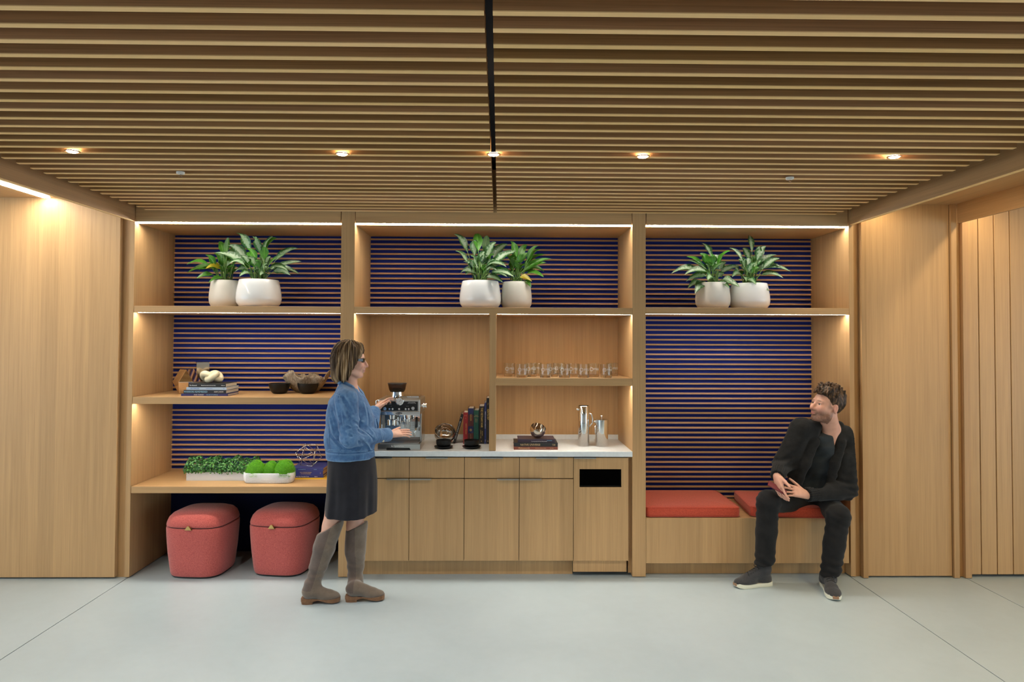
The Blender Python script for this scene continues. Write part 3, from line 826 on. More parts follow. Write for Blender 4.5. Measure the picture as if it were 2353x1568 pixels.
a = atz(431, 1111, DZ); L_ = .50
tr = thing('boxwood_trough', 'white ribbed trough of clipped boxwood on the desk shelf', 'planter', (a.x, a.y, DZ))
TW, TH = .115, .062
m = MB()
for k_ in range(6): m.box(-.0, L_, -.0 - (.0012 if k_ % 2 else 0), TW + (.0012 if k_ % 2 else 0), TH * k_ / 6, TH * (k_ + 1) / 6)
m.build('trough', 'white_planter', tr)
for k_ in range(1, 6): MB().box(0, L_, -.0022, -.0, TH * k_ / 6 - .001, TH * k_ / 6 + .001).build('rib', 'white_planter', tr)
MB().box(.004, L_ - .004, .004, TW - .004, TH, TH + .01).build('soil', 'soil', tr)
rnd = random.Random(21); Q = []
for i in range(3400):
    x = rnd.uniform(-.035, L_ + .035); th = rnd.uniform(0, PI); rr_ = rnd.uniform(.7, 1.0) ** .5
    bump = 1 + .12 * math.sin(x * 40) + .08 * math.sin(x * 91 + 1)
    edge = min(1, max(.35, min(x + .05, L_ + .05 - x) / .05))
    c_ = Vector((x, TW / 2 + math.cos(th) * .085 * rr_ * edge, TH + .002 + math.sin(th) * .098 * rr_ * bump * edge - (.014 if rnd.random() < .12 and math.sin(th) < .3 else 0)))
    n_ = Vector((rnd.uniform(-1, 1), math.cos(th) + rnd.uniform(-.7, .7), math.sin(th) + rnd.uniform(-.5, .7))).normalized()
    t_ = n_.orthogonal().normalized(); t_ = Matrix.Rotation(rnd.uniform(0, 6.28), 3, n_) @ t_; s_ = rnd.uniform(.007, .0115)
    Q.append((c_, t_ * s_, n_.cross(t_) * s_ * .75, rnd.choices((0, 1, 2), (5, 2, 3))[0]))
leafy('foliage', ['box_leaf', 'box_leaf_light', 'box_leaf_dark'], Q, tr)

a = atz(616, 1117, DZ); mp_ = thing('moss_planter', 'white dimpled oval planter with three moss balls', 'planter', (a.x, a.y + .062, DZ))
LW, LD, LH = .183, .062, .075
def oval(sx, z, n=56):
    out = []
    for j in range(n):
        t = 2 * PI * j / n; x = math.cos(t); y = math.sin(t)
        out.append(Vector(((LW - LD) * sx * max(-1, min(1, 1.35 * x)) * 1.0 + LD * sx * math.copysign(abs(x) ** .9, x), LD * sx * math.copysign(abs(y) ** .75, y), z)))
    return out
MB().loft([oval(.88, 0), oval(.94, .004), oval(.98, .02), oval(1, .045), oval(1, LH - .003), oval(.985, LH), oval(.95, LH - .002), oval(.94, LH - .02)]).build('bowl', 'white_planter', mp_, True, 50)
me = MB().lathe([(0, -.0016), (.0034, -.0008), (.0042, 0)], 6).mesh('dimple', 'white_planter')
dm = MB()
for row in range(7):
    zz = .010 + row * .0092
    for j in range(-19, 20):
        x = (j + (.5 if row % 2 else 0)) * .0088
        if abs(x) > LW - .028: continue
        y_ = -LD * (.985 if zz > .02 else .955)
        if abs(x) > LW - LD: y_ *= math.sqrt(max(0, 1 - ((abs(x) - (LW - LD)) / LD) ** 2))
        dm.lathe([(0, .0020), (.0026, .0012), (.0040, 0)], 6, T(x, y_, zz) @ Matrix.Rotation(PI / 2, 4, 'X'))
o = dm.build('dimple_relief', 'white_planter', mp_, True); o['kind'] = 'stuff'
MB().loft([oval(.93, LH - .02), oval(.93, LH - .012)]).build('soil', 'soil', mp_)
for (bx, br, hz) in ((-.098, .086, .098), (.008, .074, .092), (.103, .090, .108)):
    ball = MB(); core = []
    nn = 2600; V_, F_ = [], []
    for i in range(nn):
        zz = 1 - 1.25 * rnd.random(); ph = rnd.uniform(0, 2 * PI); s_ = math.sqrt(max(0, 1 - zz * zz))
        d_ = Vector((s_ * math.cos(ph), s_ * math.sin(ph) * .78, zz))
        lump = 1 + .06 * math.sin(5 * d_.x + bx * 50) * math.cos(6 * d_.z + 1)
        c_ = Vector((bx + d_.x * br * .88 * lump, d_.y * br * .88 * lump, LH - .012 + max(-.012, d_.z * hz * .92 * lump)))
        jt = Vector((rnd.uniform(-1, 1), rnd.uniform(-1, 1), rnd.uniform(-.6, 1))) * .55
        tip = c_ + (d_ + jt).normalized() * rnd.uniform(.007, .013); sd = d_.cross(Vector((rnd.random(), rnd.random(), rnd.random()))).normalized() * .0011
        o_ = len(V_); V_ += [tuple(c_ - sd), tuple(c_ + sd), tuple(tip)]; F_.append((o_, o_ + 1, o_ + 2))
    sph = []
    for i in range(9):
        ph = PI * .62 * (8 - i) / 8; sph.append([Vector((bx + br * .86 * math.sin(ph) * math.cos(2 * PI * j / 24), br * .67 * math.sin(ph) * math.sin(2 * PI * j / 24), max(LH - .018, LH - .012 + hz * .88 * math.cos(ph)))) for j in range(24)])
    b_ = MB().loft(sph).build('moss_ball', 'moss_core', mp_, True)
    me = bpy.data.meshes.new('moss_blades'); me.from_pydata(V_, [], F_); me.materials.append(MATS['moss_blade'])
    o = mesh_obj('moss_blades', me, b_); o['kind'] = 'stuff'

py = atz(715, 1105.5, DZ).y; z = DZ
for (u0, u1, th, dep, col, lab, tx, pg) in (
    (673, 757, .0115, .25, (.72, .47, .03), 'yellow paperback at the bottom of the stack under the wire ornament', [('report', .006, .11, .006, 'tan_print')], (.7, .55, .2)),
    (672, 746, .0165, .22, (.018, .028, .17), 'thin navy book lettered in white above the yellow paperback', [('Anne Ray Charitable Trust', .0105, -.035, .008, 'white_print', .85), ('report', .009, .065, .008, 'white_print')], (.6, .52, .4)),
    (672, 745, .0330, .23, (.022, .034, .20), 'thick navy book in the middle of the stack under the wire ornament', [('THE COMPLETE WORKS', .008, -.01, .021, 'tan_print'), ('OF NATIVE PEOPLES', .008, -.01, .011, 'tan_print'), ('C', .014, .10, .016, 'tan_print')], (.55, .43, .28)),
    (672, 746, .0200, .23, (.024, .036, .19), 'navy clothbound book directly under the wire ornament', [('THE UNIVERSITY OF', .006, -.04, .010, 'sky_print'), ('KANSAS', .006, .06, .010, 'sky_print')], (.55, .43, .28))):
    p0 = at(u0, 1090, py); p1 = at(u1, 1090, py)
    book(((p0.x + p1.x) / 2, py, z), p1.x - p0.x, th, dep, col, lab, 0, 'navy books stacked on the desk shelf', page=pg, texts=tx)
    z += th + .0006
# wire icosahedron
ph_ = (1 + 5 ** .5) / 2
IV = [Vector(v) for v in [(-1, ph_, 0), (1, ph_, 0), (-1, -ph_, 0), (1, -ph_, 0), (0, -1, ph_), (0, 1, ph_), (0, -1, -ph_), (0, 1, -ph_), (ph_, 0, -1), (ph_, 0, 1), (-ph_, 0, -1), (-ph_, 0, 1)]]
IF = [(0, 11, 5), (0, 5, 1), (0, 1, 7), (0, 7, 10), (0, 10, 11), (1, 5, 9), (5, 11, 4), (11, 10, 2), (10, 7, 6), (7, 1, 8), (3, 9, 4), (3, 4, 2), (3, 2, 6), (3, 6, 8), (3, 8, 9), (4, 9, 5), (2, 4, 11), (6, 2, 10), (8, 6, 7), (9, 8, 1)]
fn = (IV[3] + IV[2] + IV[6]).normalized()
rt = Matrix.Rotation(R(100), 3, 'Z') @ fn.rotation_difference(Vector((0, 0, -1))).to_matrix()
IV = [rt @ v * (.096 / 1.902) for v in IV]; zm = min(v.z for v in IV)
p = at(712, 1046, py + .10)
wi = thing('wire_icosahedron', 'silver wire icosahedron standing on the navy books', 'ornament', (p.x, py + .10, z + .0035))
for i, v in enumerate(IV): v.z -= zm
done = set()
for f in IF:
    for a_, b_ in zip(f, f[1:] + f[:1]):
        if (min(a_, b_), max(a_, b_)) in done: continue
        done.add((min(a_, b_), max(a_, b_))); MB().tube([IV[a_], IV[b_]], .0017, 6).build('rod', 'satin_steel', wi, True)
for v in IV: MB().lathe([(0, -.0035), (.0025, -.0025), (.0035, 0), (.0025, .0025), (0, .0035)], 8, T(*v)).build('joint', 'chrome', wi, True)
# ================================================================== worktop things
CZ = .893
# espresso machine --------------------------------------------------
p0 = at(870.5, 1036, .035); p1 = at(967.5, 1036, .035); MW = (p1.x - p0.x) / 2
em = thing('espresso_machine', 'steel espresso machine with smoked bean hopper beside the woman', 'coffee machine', ((p0.x + p1.x) / 2, .035, CZ))
def mx(u): return at(u, 1000, .035).x - em.location.x
def mz(v): return at(920, v, .035).z - CZ
TOP = mz(920); LIP0 = mz(956.5); LIP1 = mz(947.5); PAN0 = mz(946.5); PAN1 = mz(925)
hs, ds = 'brushed_steel', 'satin_steel'
# base with a black arch
m = MB().prism([(-MW, 0), (-MW + .055, 0), (-MW + .065, .018), (MW - .075, .018), (MW - .065, 0), (MW, 0), (MW, .043), (-MW, .043)], 0, .30)
m.build('base', ds, em)
MB().box(-MW + .06, MW - .07, .012, .29, 0, .017).build('base_recess', 'black_plastic', em)
MB().box(-MW + .012, MW - .012, .012, .17, .043, .048).build('drip_tray', hs, em)
for k_ in range(12): MB().box(-MW + .02, MW - .02, .02 + k_ * .012, .026 + k_ * .012, .048, .050).build('tray_bar', ds, em)
lettering('La Specialista', .017, T(-.055, -.0006, .030) @ FACE, 'white_print', em, align='LEFT')
# body behind, side cheeks
MB().rbox(-MW + .004, MW - .004, .175, .325, .043, LIP0 + .02, .003, 1).build('body', hs, em)
MB().box(-MW + .02, MW - .02, .170, .1745, .055, LIP0).build('splash_back', 'chrome', em)
for s_ in (-1, 1): MB().rbox(s_ * MW - (.012 if s_ > 0 else 0), s_ * MW + (.012 if s_ < 0 else 0), .10, .325, .043, LIP0 + .01, .003, 1).build('side_cheek', ds, em)
# head
MB().rbox(-MW, MW, .0, .325, LIP0, TOP, .006, 2).build('head', hs, em)
MB().rbox(-MW + .001, MW - .001, -.006, .03, LIP0, LIP1, .003, 2).build('front_lip', 'chrome', em)
MB().rbox(-MW + .012, MW - .017, -.004, .004, PAN0, PAN1, .003, 2).build('control_panel', 'black_plastic', em)
MB().rbox(-.01, MW - .02, .09, .30, TOP, TOP + .010, .003, 1).build('cup_warmer', ds, em)
MB().rbox(-.01, MW - .02, .085, .09, TOP, TOP + .016, .001, 1).build('warmer_rail', 'chrome', em)
RX = Matrix.Rotation(PI / 2, 4, 'X')
def knob(u, v, r_, d_=.012, name='button', mat='chrome'):
    return MB().lathe([(0, 0), (r_, 0), (r_, d_ * .7), (r_ * .86, d_), (0, d_)], 20, T(mx(u), -.004, mz(v)) @ RX).build(name, mat, em, True, 40)
for u, v in ((897.5, 942), (904.5, 942), (919.5, 942), (934.5, 942), (941.5, 942), (888, 930)): knob(u, v, .0078)
for u, v in ((887, 941), (951.5, 940)):
    d_ = knob(u, v, .0135, .020, 'dial'); MB().box(mx(u) - .001, mx(u) + .001, -.0245, -.0235, mz(v), mz(v) + .011).build('pointer', 'black_plastic', d_)
for u, v, s_ in ((900, 936, '1    2'), (938, 936, 'M    B'), (898, 931, 'POWER'), (948, 929, 'DUAL HEATING SYSTEM'), (948, 927, 'SENSOR GRINDING')):
    lettering(s_, .0055, T(mx(u), -.0046, mz(v)) @ FACE, 'white_print', em)
g = MB().lathe([(0, 0), (.027, 0), (.029, .004), (.029, .014), (.025, .016), (.024, .012), (0, .012)], 28, T(mx(920.5), -.006, mz(924)) @ RX).build('gauge', 'chrome', em, True, 40)
MB().lathe([(0, 0), (.0238, 0), (.0238, .001), (0, .001)], 28, T(mx(920.5), -.0185, mz(924)) @ RX).build('dial_face', 'white_print', g)
MB().box(-.0008, .0008, -.001, 0, -.006, .017, T(mx(920.5), -.0195, mz(924)) @ Matrix.Rotation(R(45), 4, 'Y')).build('needle', 'black_plastic', g)
bd = MB().loft([[Vector((mx(918.5) + .024 * math.cos(2 * PI * j / 24), y_, (LIP0 + LIP1) / 2 + .0072 * math.sin(2 * PI * j / 24))) for j in range(24)] for y_ in (-.0085, -.005)]).build('badge', 'black_plastic', em)
lettering("De'Longhi", .0095, T(mx(918.5), -.0088, (LIP0 + LIP1) / 2) @ FACE, 'white_print', bd)
# knobs at the sides
RYp = Matrix.Rotation(PI / 2, 4, 'Y')
MB().lathe([(0, 0), (.010, 0), (.010, .012), (.020, .014), (.020, .024), (.012, .026), (.012, .030), (.020, .032), (.020, .040), (0, .040)], 20, T(MW, .06, mz(936)) @ RYp).build('steam_knob', 'chrome', em, True, 30)
MB().tube([(-MW, .05, mz(924)), (-MW - .022, .05, mz(924)), (-MW - .024, .05, mz(926)), (-MW - .024, .05, mz(934)), (-MW - .022, .05, mz(936)), (-MW, .05, mz(936))], .005, 8).build('side_handle', 'chrome', em, True)
# hopper
k = NT('smoked_plastic'); k.base((.30, .20, .13)); k.set(.06, 0, .5); k.bsdf.inputs['Transmission Weight'].default_value = .92; k.bsdf.inputs['IOR'].default_value = 1.3; MATS['smoked_plastic'] = k.m
hx, hy = mx(907.5), .14
zt_ = mz(889) + .006; zb_ = mz(908) + .006
hc = MB().lathe([(.060, TOP), (.055, TOP + .004), (.050, zb_ - .004), (.050, zb_), (0, zb_)], 32, T(hx, hy, 0)).build('hopper_collar', 'chrome', em, True, 40)
MB().lathe([(0, zb_), (.050, zb_), (.060, zb_ + .016), (.068, zt_ - .004), (.069, zt_), (.066, zt_), (.057, zb_ + .016), (.047, zb_ + .003), (0, zb_ + .003)], 32, T(hx, hy, 0)).build('hopper', 'smoked_plastic', em, True, 40)
MB().lathe([(0, zt_), (.070, zt_), (.070, zt_ + .005), (.030, zt_ + .007), (0, zt_ + .007)], 32, T(hx, hy, 0)).build('hopper_lid', 'black_plastic', em, True, 40)
plain('coffee_beans', (.025, .012, .006), .5)
MB().lathe([(0, zb_ + .004), (.044, zb_ + .004), (.050, zb_ + .014), (.03, zb_ + .024), (0, zb_ + .027)], 20, T(hx, hy, 0)).build('beans', 'coffee_beans', em, True)
# grinder cradle, group head, portafilter, jug
gx = mx(900)
MB().lathe([(0, LIP0 - .045), (.022, LIP0 - .045), (.026, LIP0), (0, LIP0)], 24, T(gx, .075, 0)).build('grinder_outlet', ds, em, True, 40)
MB().lathe([(0, .0), (.036, .0), (.038, .036), (.034, .036), (.032, .006), (0, .006)], 28, T(gx, .075, mz(981))).build('filter_basket', 'chrome', em, True, 40)
MB().box(-.045, .045, .03, .17, -.008, 0, T(gx, 0, mz(981))).build('basket_cradle', ds, em)
bx = mx(934)
MB().lathe([(0, LIP0 - .036), (.028, LIP0 - .036), (.034, LIP0 - .030), (.036, LIP0), (0, LIP0)], 28, T(bx, .085, 0)).build('group_head', 'chrome', em, True, 40)
pf = MB().lathe([(0, -.020), (.010, -.020), (.014, 0), (.031, .003), (.034, .022), (0, .022)], 28, T(bx, .085, LIP0 - .058)).build('portafilter', 'chrome', em, True, 40)
# wire cup rack
x0, x1, z0, z1 = mx(920.5), mx(953.5), mz(1003.5), mz(974)
rk = MB()
for k_ in range(8):
    zz = z1 - (z1 - z0) * .52 * k_ / 7; rk.tube([(x0, .030, zz), (x1, .030, zz)], .0011, 5)
rk.tube([(x0, .030, z1), (x0, .030, z0 + .03), (x0 + .01, .022, z0), (x1 - .01, .022, z0), (x1, .030, z0 + .03), (x1, .030, z1)], .0014, 5)
for xx in (x0 + .03, x1 - .03): rk.tube([(xx, .030, z1), (xx, .026, z0)], .0012, 5)
rk.tube([(x0, .030, z1), (x0 + .004, .17, z1)], .0012, 5).tube([(x1, .030, z1), (x1 - .004, .17, z1)], .0012, 5)
rk.build('cup_rack', 'satin_steel', em, True)
# steam wand
sw = MB().tube([(mx(958.5), .03, LIP0 + .003), (mx(958.5), .025, LIP0 - .02)], .006, 10).build('steam_wand', 'chrome', em, True)
MB().tube([(mx(958.6), .025, mz(962)), (mx(958), .018, mz(985))], [.009, .0105], 12).build('wand_grip', 'black_plastic', sw, True)
MB().tube([(mx(957.6), .018, mz(984)), (mx(953.5), .012, mz(1006))], [.0068, .0062], 12).build('wand_tip', 'satin_steel', sw, True)

# tilted steel bowl
bwl = [(0, 0), (.03, .0), (.06, .012), (.078, .038), (.083, .066), (.080, .088), (.077, .0895), (.073, .086), (.076, .066), (.070, .040), (.052, .018), (.025, .008), (0, .008)]
def tilted(profile, pos, tilt, rz, label, mat, sc=1.0):
    M_ = Matrix.Rotation(rz, 4, 'Z') @ Matrix.Rotation(tilt, 4, 'X') @ Matrix.Scale(sc, 4)
    m_ = MB().lathe(profile, 44, M_); zmn = min(v[2] for v in m_.v); o = m_.build('steel_bowl', mat, None, True, 60)
    o.location = (pos.x, pos.y, pos.z - zmn); return tag(o, label, 'bowl')
pp = atz(1022, 1019, CZ); tilted(bwl, Vector((pp.x + .004, pp.y + .02, CZ)), R(38), R(8), 'tilted polished steel bowl behind the black cups', 'pewter_mirror')

def cup(u, v, label):
    p_ = atz(u, v, CZ)
    o = thing('cup_and_saucer', label, 'cup', (p_.x, p_.y + .07, CZ), 0, 'black cups on saucers')
    MB().lathe([(0, 0), (.045, 0), (.050, .004), (.066, .010), (.069, .017), (.066, .018), (.048, .010), (0, .008)], 40).build('saucer', 'black_ceramic', o, True, 50)
    MB().lathe([(0, .010), (.034, .010), (.047, .016), (.054, .032), (.056, .060), (.053, .061), (.051, .034), (.042, .020), (0, .017)], 40).build('cup', 'black_ceramic', o, True, 50)
cup(1020, 1035, 'black cup and saucer in front of the steel bowl')
cup(1085, 1034.5, 'black cup and saucer in front of the standing books')

# standing books
by = atz(1110, 1021, CZ).y
GP, WP, TP = 'gold_print', 'white_print', 'tan_print'
def sbook(u0, u1, vt, dep, col, lab, texts, bands=(), yy=by, page=(.62, .57, .50)):
    a_ = at(u0, 1000, yy); b_ = at(u1, 1000, yy); h_ = at((u0 + u1) / 2, vt, yy).z - CZ
    return book(((a_.x + b_.x) / 2, yy, CZ), b_.x - a_.x - .0006, h_, dep, col, lab, 0, 'books standing beside the divider', True, texts=texts(h_), bands=bands(h_) if bands else (), page=page)
sbook(1066.5, 1077.2, 949, .17, (.30, .018, .025), 'short red book beside the leaning black book', lambda h: [('James', .009, 0, h - .024, TP, 1, 1), ('WINTER IN THE BLOOD', .0095, .003, h * .48, GP, .8), ('|', .012, 0, h - .045, GP)])
sbook(1077.5, 1090.1, 939.5, .19, (.085, .02, .02), 'maroon and navy book with a gold star on its spine', lambda h: [('RANGERS', .013, 0, h * .74, GP, .9), ('★' if False else '*', .05, 0, h * .385 - .008, GP, 1, 1), ('LONE STAR JUSTICE', .008, 0, h * .16, TP, .9)],
      lambda h: [(h * .82, h * .999, (.014, .022, .10)), (h * .30, h * .50, (.014, .022, .10)), (h * .83, h * .838, (.45, .45, .5)), (h * .855, h * .862, (.45, .45, .5)), (h * .31, h * .317, (.45, .45, .5)), (h * .335, h * .342, (.45, .45, .5)), (h * .49, h * .497, (.45, .45, .5)), (h * .465, h * .472, (.45, .45, .5))])
sbook(1090.6, 1102, 944, .19, (.012, .085, .065), 'dark green clothbound book among the standing books', lambda h: [('LIVING', .008, 0, h * .85, TP, 1, 1), ('NATION', .009, 0, h * .81, TP, 1, 1), ('Native', .008, 0, h * .74, TP, 1, 1), ('Horse', .008, 0, h * .70, TP, 1, 1), ('Story', .008, 0, h * .66, TP, 1, 1)])
sbook(1103, 1114.3, 934.5, .21, (.012, .012, .013), 'thick black book lettered The Vietnam War in gold', lambda h: [('THE VIETNAM WAR', .0205, .001, h * .70, GP, .83), ('GEOFFREY C. WARD', .007, -.006, h * .26, GP), ('KEN BURNS', .007, .006, h * .28, GP), ('K', .012, 0, .02, GP, 1, 1)])
sbook(1115, 1119.2, 926.5, .22, (.025, .045, .19), 'thin blue book between two black standing books', lambda h: [('SPIRITS OF NATIVE AMERICA', .0085, 0, h * .58, WP, 1.2), ('PRESS', .007, 0, h * .08, WP)])
sbook(1119.6, 1126.5, 915.5, .22, (.014, .012, .012), 'tallest black book against the divider, lettered Kentucky', lambda h: [('KENTUCKY', .019, .001, h * .64, GP, .85), ('*', .03, 0, .014, 'tan_print', 1, 1), ('HALL', .008, 0, h * .87, TP)])
# leaning book
yl = by + .02
a_ = at(1042.5, 1020, yl); b_ = at(1061.5, 953, yl)
lean = math.atan2(b_.x - a_.x, b_.z - a_.z); th_ = .0185
hL = math.hypot(b_.x - a_.x, b_.z - a_.z)
bk = book((a_.x + th_ / 2 * math.cos(lean), yl, CZ + th_ / 2 * math.sin(lean)), th_, hL, .16, (.022, .022, .025), 'thin black book leaning against the red book', 0, 'books standing beside the divider', True, lean,
          texts=[('ENCYCLOPEDIA OF WEST', .0125, 0, hL * .45, 'white_print', .95), ('RJ', .012, 0, hL * .87, 'white_print', 1, 1)])

# right-hand side: stacked books, sphere bowl, jugs
py = atz(1234, 1033.5, CZ).y; z = CZ
for (u0, u1, th, dep, col, lab, tx, dy) in (
    (1183, 1284, .0215, .22, (.20, .055, .035), 'reddish brown book at the bottom of the worktop stack', [('Molesworth', .017, -.085, .011, 'tan_print', 1), ('The Poems of Bonnie Parker', .0085, .035, .011, 'tan_print', .8), ('Gay Boys', .007, .115, .011, 'tan_print')], 0),
    (1183, 1284, .0265, .22, (.012, .011, .011), 'black book lettered Native Universe in the worktop stack', [('NATIVE UNIVERSE', .0195, -.04, .0130, 'tan_print', .92), ('C&I', .015, .13, .0130, 'tan_print')], .003),
    (1192, 1277.5, .0235, .19, (.045, .03, .05), 'dark purple book under the small steel sphere bowl', [('Contemporary American Masterworks', .0085, .02, .008, 'white_print', .85), ('oooooooo', .012, .095, .015, 'sky_print', .7)], .02)):
    p0 = at(u0, 1020, py + dy); p1 = at(u1, 1020, py + dy)
    book(((p0.x + p1.x) / 2, py + dy, z), p1.x - p0.x, th, dep, col, lab, 0, 'books stacked on the right of the worktop', texts=tx)
    z += th + .0006
pp = at(1233, 1004, py + .10)
sph = [(0, 0), (.02, .003), (.040, .016), (.053, .040), (.056, .062), (.0545, .082), (.052, .082), (.0525, .062), (.049, .042), (.036, .020), (.018, .009), (0, .007)]
o = tilted(sph, Vector((pp.x, py + .10, z)), R(30), R(28), 'small steel sphere bowl on the Native Universe stack', 'pewter_mirror', 1.03)

pa = atz(1345, 1026, CZ)
jg = thing('steel_pitcher', 'tall slim polished steel pitcher beside the coffee press', 'pitcher', (pa.x, pa.y + .043, CZ))
rj = .0415; hj = at(1345, 931, jg.location.y).z - CZ
MB().lathe([(0, 0), (rj - .002, 0), (rj, .003), (rj, hj - .004), (rj - .002, hj), (rj - .004, hj), (rj - .004, .02), (0, .02)], 40).build('body', 'chrome', jg, True, 40)
MB().tube([(-rj + .004, 0, hj - .03), (-rj - .010, -.006, hj - .026), (-rj - .012, -.006, hj - .020)], [.010, .008, .007], 10).build('spout', 'chrome', jg, True)
hpts = [(rj - .002, 0, hj - .055), (rj + .018, 0, hj - .065), (rj + .026, 0, hj - .10), (rj + .024, 0, hj - .13), (rj - .002, 0, hj - .16)]
MB().tube(hpts, .0055, 8).build('handle', 'chrome', jg, True)
pa = atz(1387, 1026, CZ)
fp = thing('coffee_press', 'shorter polished steel coffee press with a knob on top', 'coffee press', (pa.x, pa.y + .047, CZ))
rp = .0475; hp = at(1387, 965, fp.location.y).z - CZ
MB().lathe([(0, 0), (rp - .002, 0), (rp, .003), (rp, hp), (0, hp)], 40).build('body', 'chrome', fp, True, 40)
ld = MB().lathe([(rp + .001, hp), (rp + .001, hp + .007), (rp - .01, hp + .010), (.008, hp + .013), (.003, hp + .016), (.003, hp + .028), (0, hp + .028)], 36).build('lid', 'chrome', fp, True, 40)
MB().lathe([(0, hp + .027), (.007, hp + .028), (.011, hp + .033), (.010, hp + .039), (0, hp + .041)], 20).build('plunger_knob', 'chrome', fp, True)
MB().tube([(-rp + .006, -.006, hp - .012), (-rp - .012, -.012, hp - .002)], [.011, .006], 10).build('spout', 'chrome', fp, True)
MB().tube([(-rp + .002, -.01, hp - .03), (-rp - .006, -.03, hp - .04), (-rp - .006, -.032, hp - .085), (-rp + .002, -.01, hp - .10)], .004, 8).build('handle', 'chrome', fp, True)

# drinking glasses
k = NT('clear_glass'); k.base((1, 1, 1)); k.set(.0, 0, .5); k.bsdf.inputs['Transmission Weight'].default_value = 1; k.bsdf.inputs['IOR'].default_value = 1.45; MATS['clear_glass'] = k.m
k = NT('thin_glass'); tr = k.n('ShaderNodeBsdfTransparent'); tr.inputs[0].default_value = (.97, .98, .97, 1); gs = k.n('ShaderNodeBsdfGlossy'); gs.inputs['Roughness'].default_value = .04
lw = k.n('ShaderNodeLayerWeight'); lw.inputs[0].default_value = .5; mx_ = k.n('ShaderNodeMixShader'); k.l(k.math('ADD', k.math('MULTIPLY', k.math('POWER', lw.outputs['Facing'], 3.5), .55), .03), mx_.inputs[0]); k.l(tr.outputs[0], mx_.inputs[1]); k.l(gs.outputs[0], mx_.inputs[2]); k.l(mx_.outputs[0], k.t.nodes['Material Output'].inputs[0]); MATS['thin_glass'] = k.m
plain('etched_print', (.9, .9, .88), .7, 0, .3, Alpha=.55)
GZ = 1.415; gr, gh = .0445, .098
gme = MB().lathe([(gr * .925, .0195), (gr, gh - .001), (gr - .001, gh), (gr - .0025, gh - .001), (gr * .89, .0195)], 32).mesh('tumbler', 'thin_glass', True, 50)
gbm = MB().lathe([(0, 0), (gr * .86, 0), (gr * .89, .004), (gr * .925, .019), (gr * .80, .0195), (gr * .5, .017), (0, .016)], 32).mesh('thick_base', 'clear_glass', True, 50)
first = None
spots = [(1201, .075, 'front'), (1254, .08, 'front'), (1298, .085, 'front'), (1341.5, .09, 'front'), (1394, .085, 'front'),
         (1172, .22, 'back'), (1221, .20, 'back'), (1233, .33, 'back'), (1271, .21, 'back'), (1285, .35, 'back'), (1318, .21, 'back'), (1364.5, .20, 'back'), (1408, .33, 'back')]
names = ['first tumbler from the left in the front row, etched PBS', 'second tumbler from the left in the front row, etched PBS', 'middle tumbler of the front row, etched PBS', 'fourth tumbler from the left in the front row, etched PBS', 'rightmost tumbler of the front row, etched PBS',
         'lone tumbler at the far left of the glass shelf', 'tumbler behind the gap between the first and second front tumblers', 'rearmost tumbler behind the first front tumbler', 'tumbler just behind and right of the second front tumbler', 'rearmost tumbler between the second and middle front tumblers', 'tumbler just behind and right of the middle front tumbler', 'tumbler between the fourth and last front tumblers', 'rearmost tumbler at the far right of the glass shelf']
_lt = None
for (u, yy, _), nm in zip(spots, names):
    pz = at(u, 868, yy); g = thing('drinking_glass', nm, 'glass', (pz.x, yy, GZ), 0, 'PBS tumblers on the glass shelf')
    mesh_obj('tumbler', gme, g); mesh_obj('thick_base', gbm, g)
    if _lt is None:
        a_ = lettering('PBS', .024, T(.016, -gr * 1.0 - .001, .058) @ FACE, 'etched_print', g, depth=.0002)
        rg = MB()
        n_ = 24
        for j in range(n_):
            t0, t1 = 2 * PI * j / n_, 2 * PI * (j + 1) / n_
            rg.add([Vector((-.020 + r_ * math.cos(t), -gr - .001, .058 + r_ * math.sin(t))) for t in (t0, t1) for r_ in (.0095, .0135)], [(0, 1, 3, 2)])
        b_ = rg.build('ring_emblem', 'etched_print', g); _lt = (a_, b_)
    else:
        for q in _lt: link_copy(q, g)
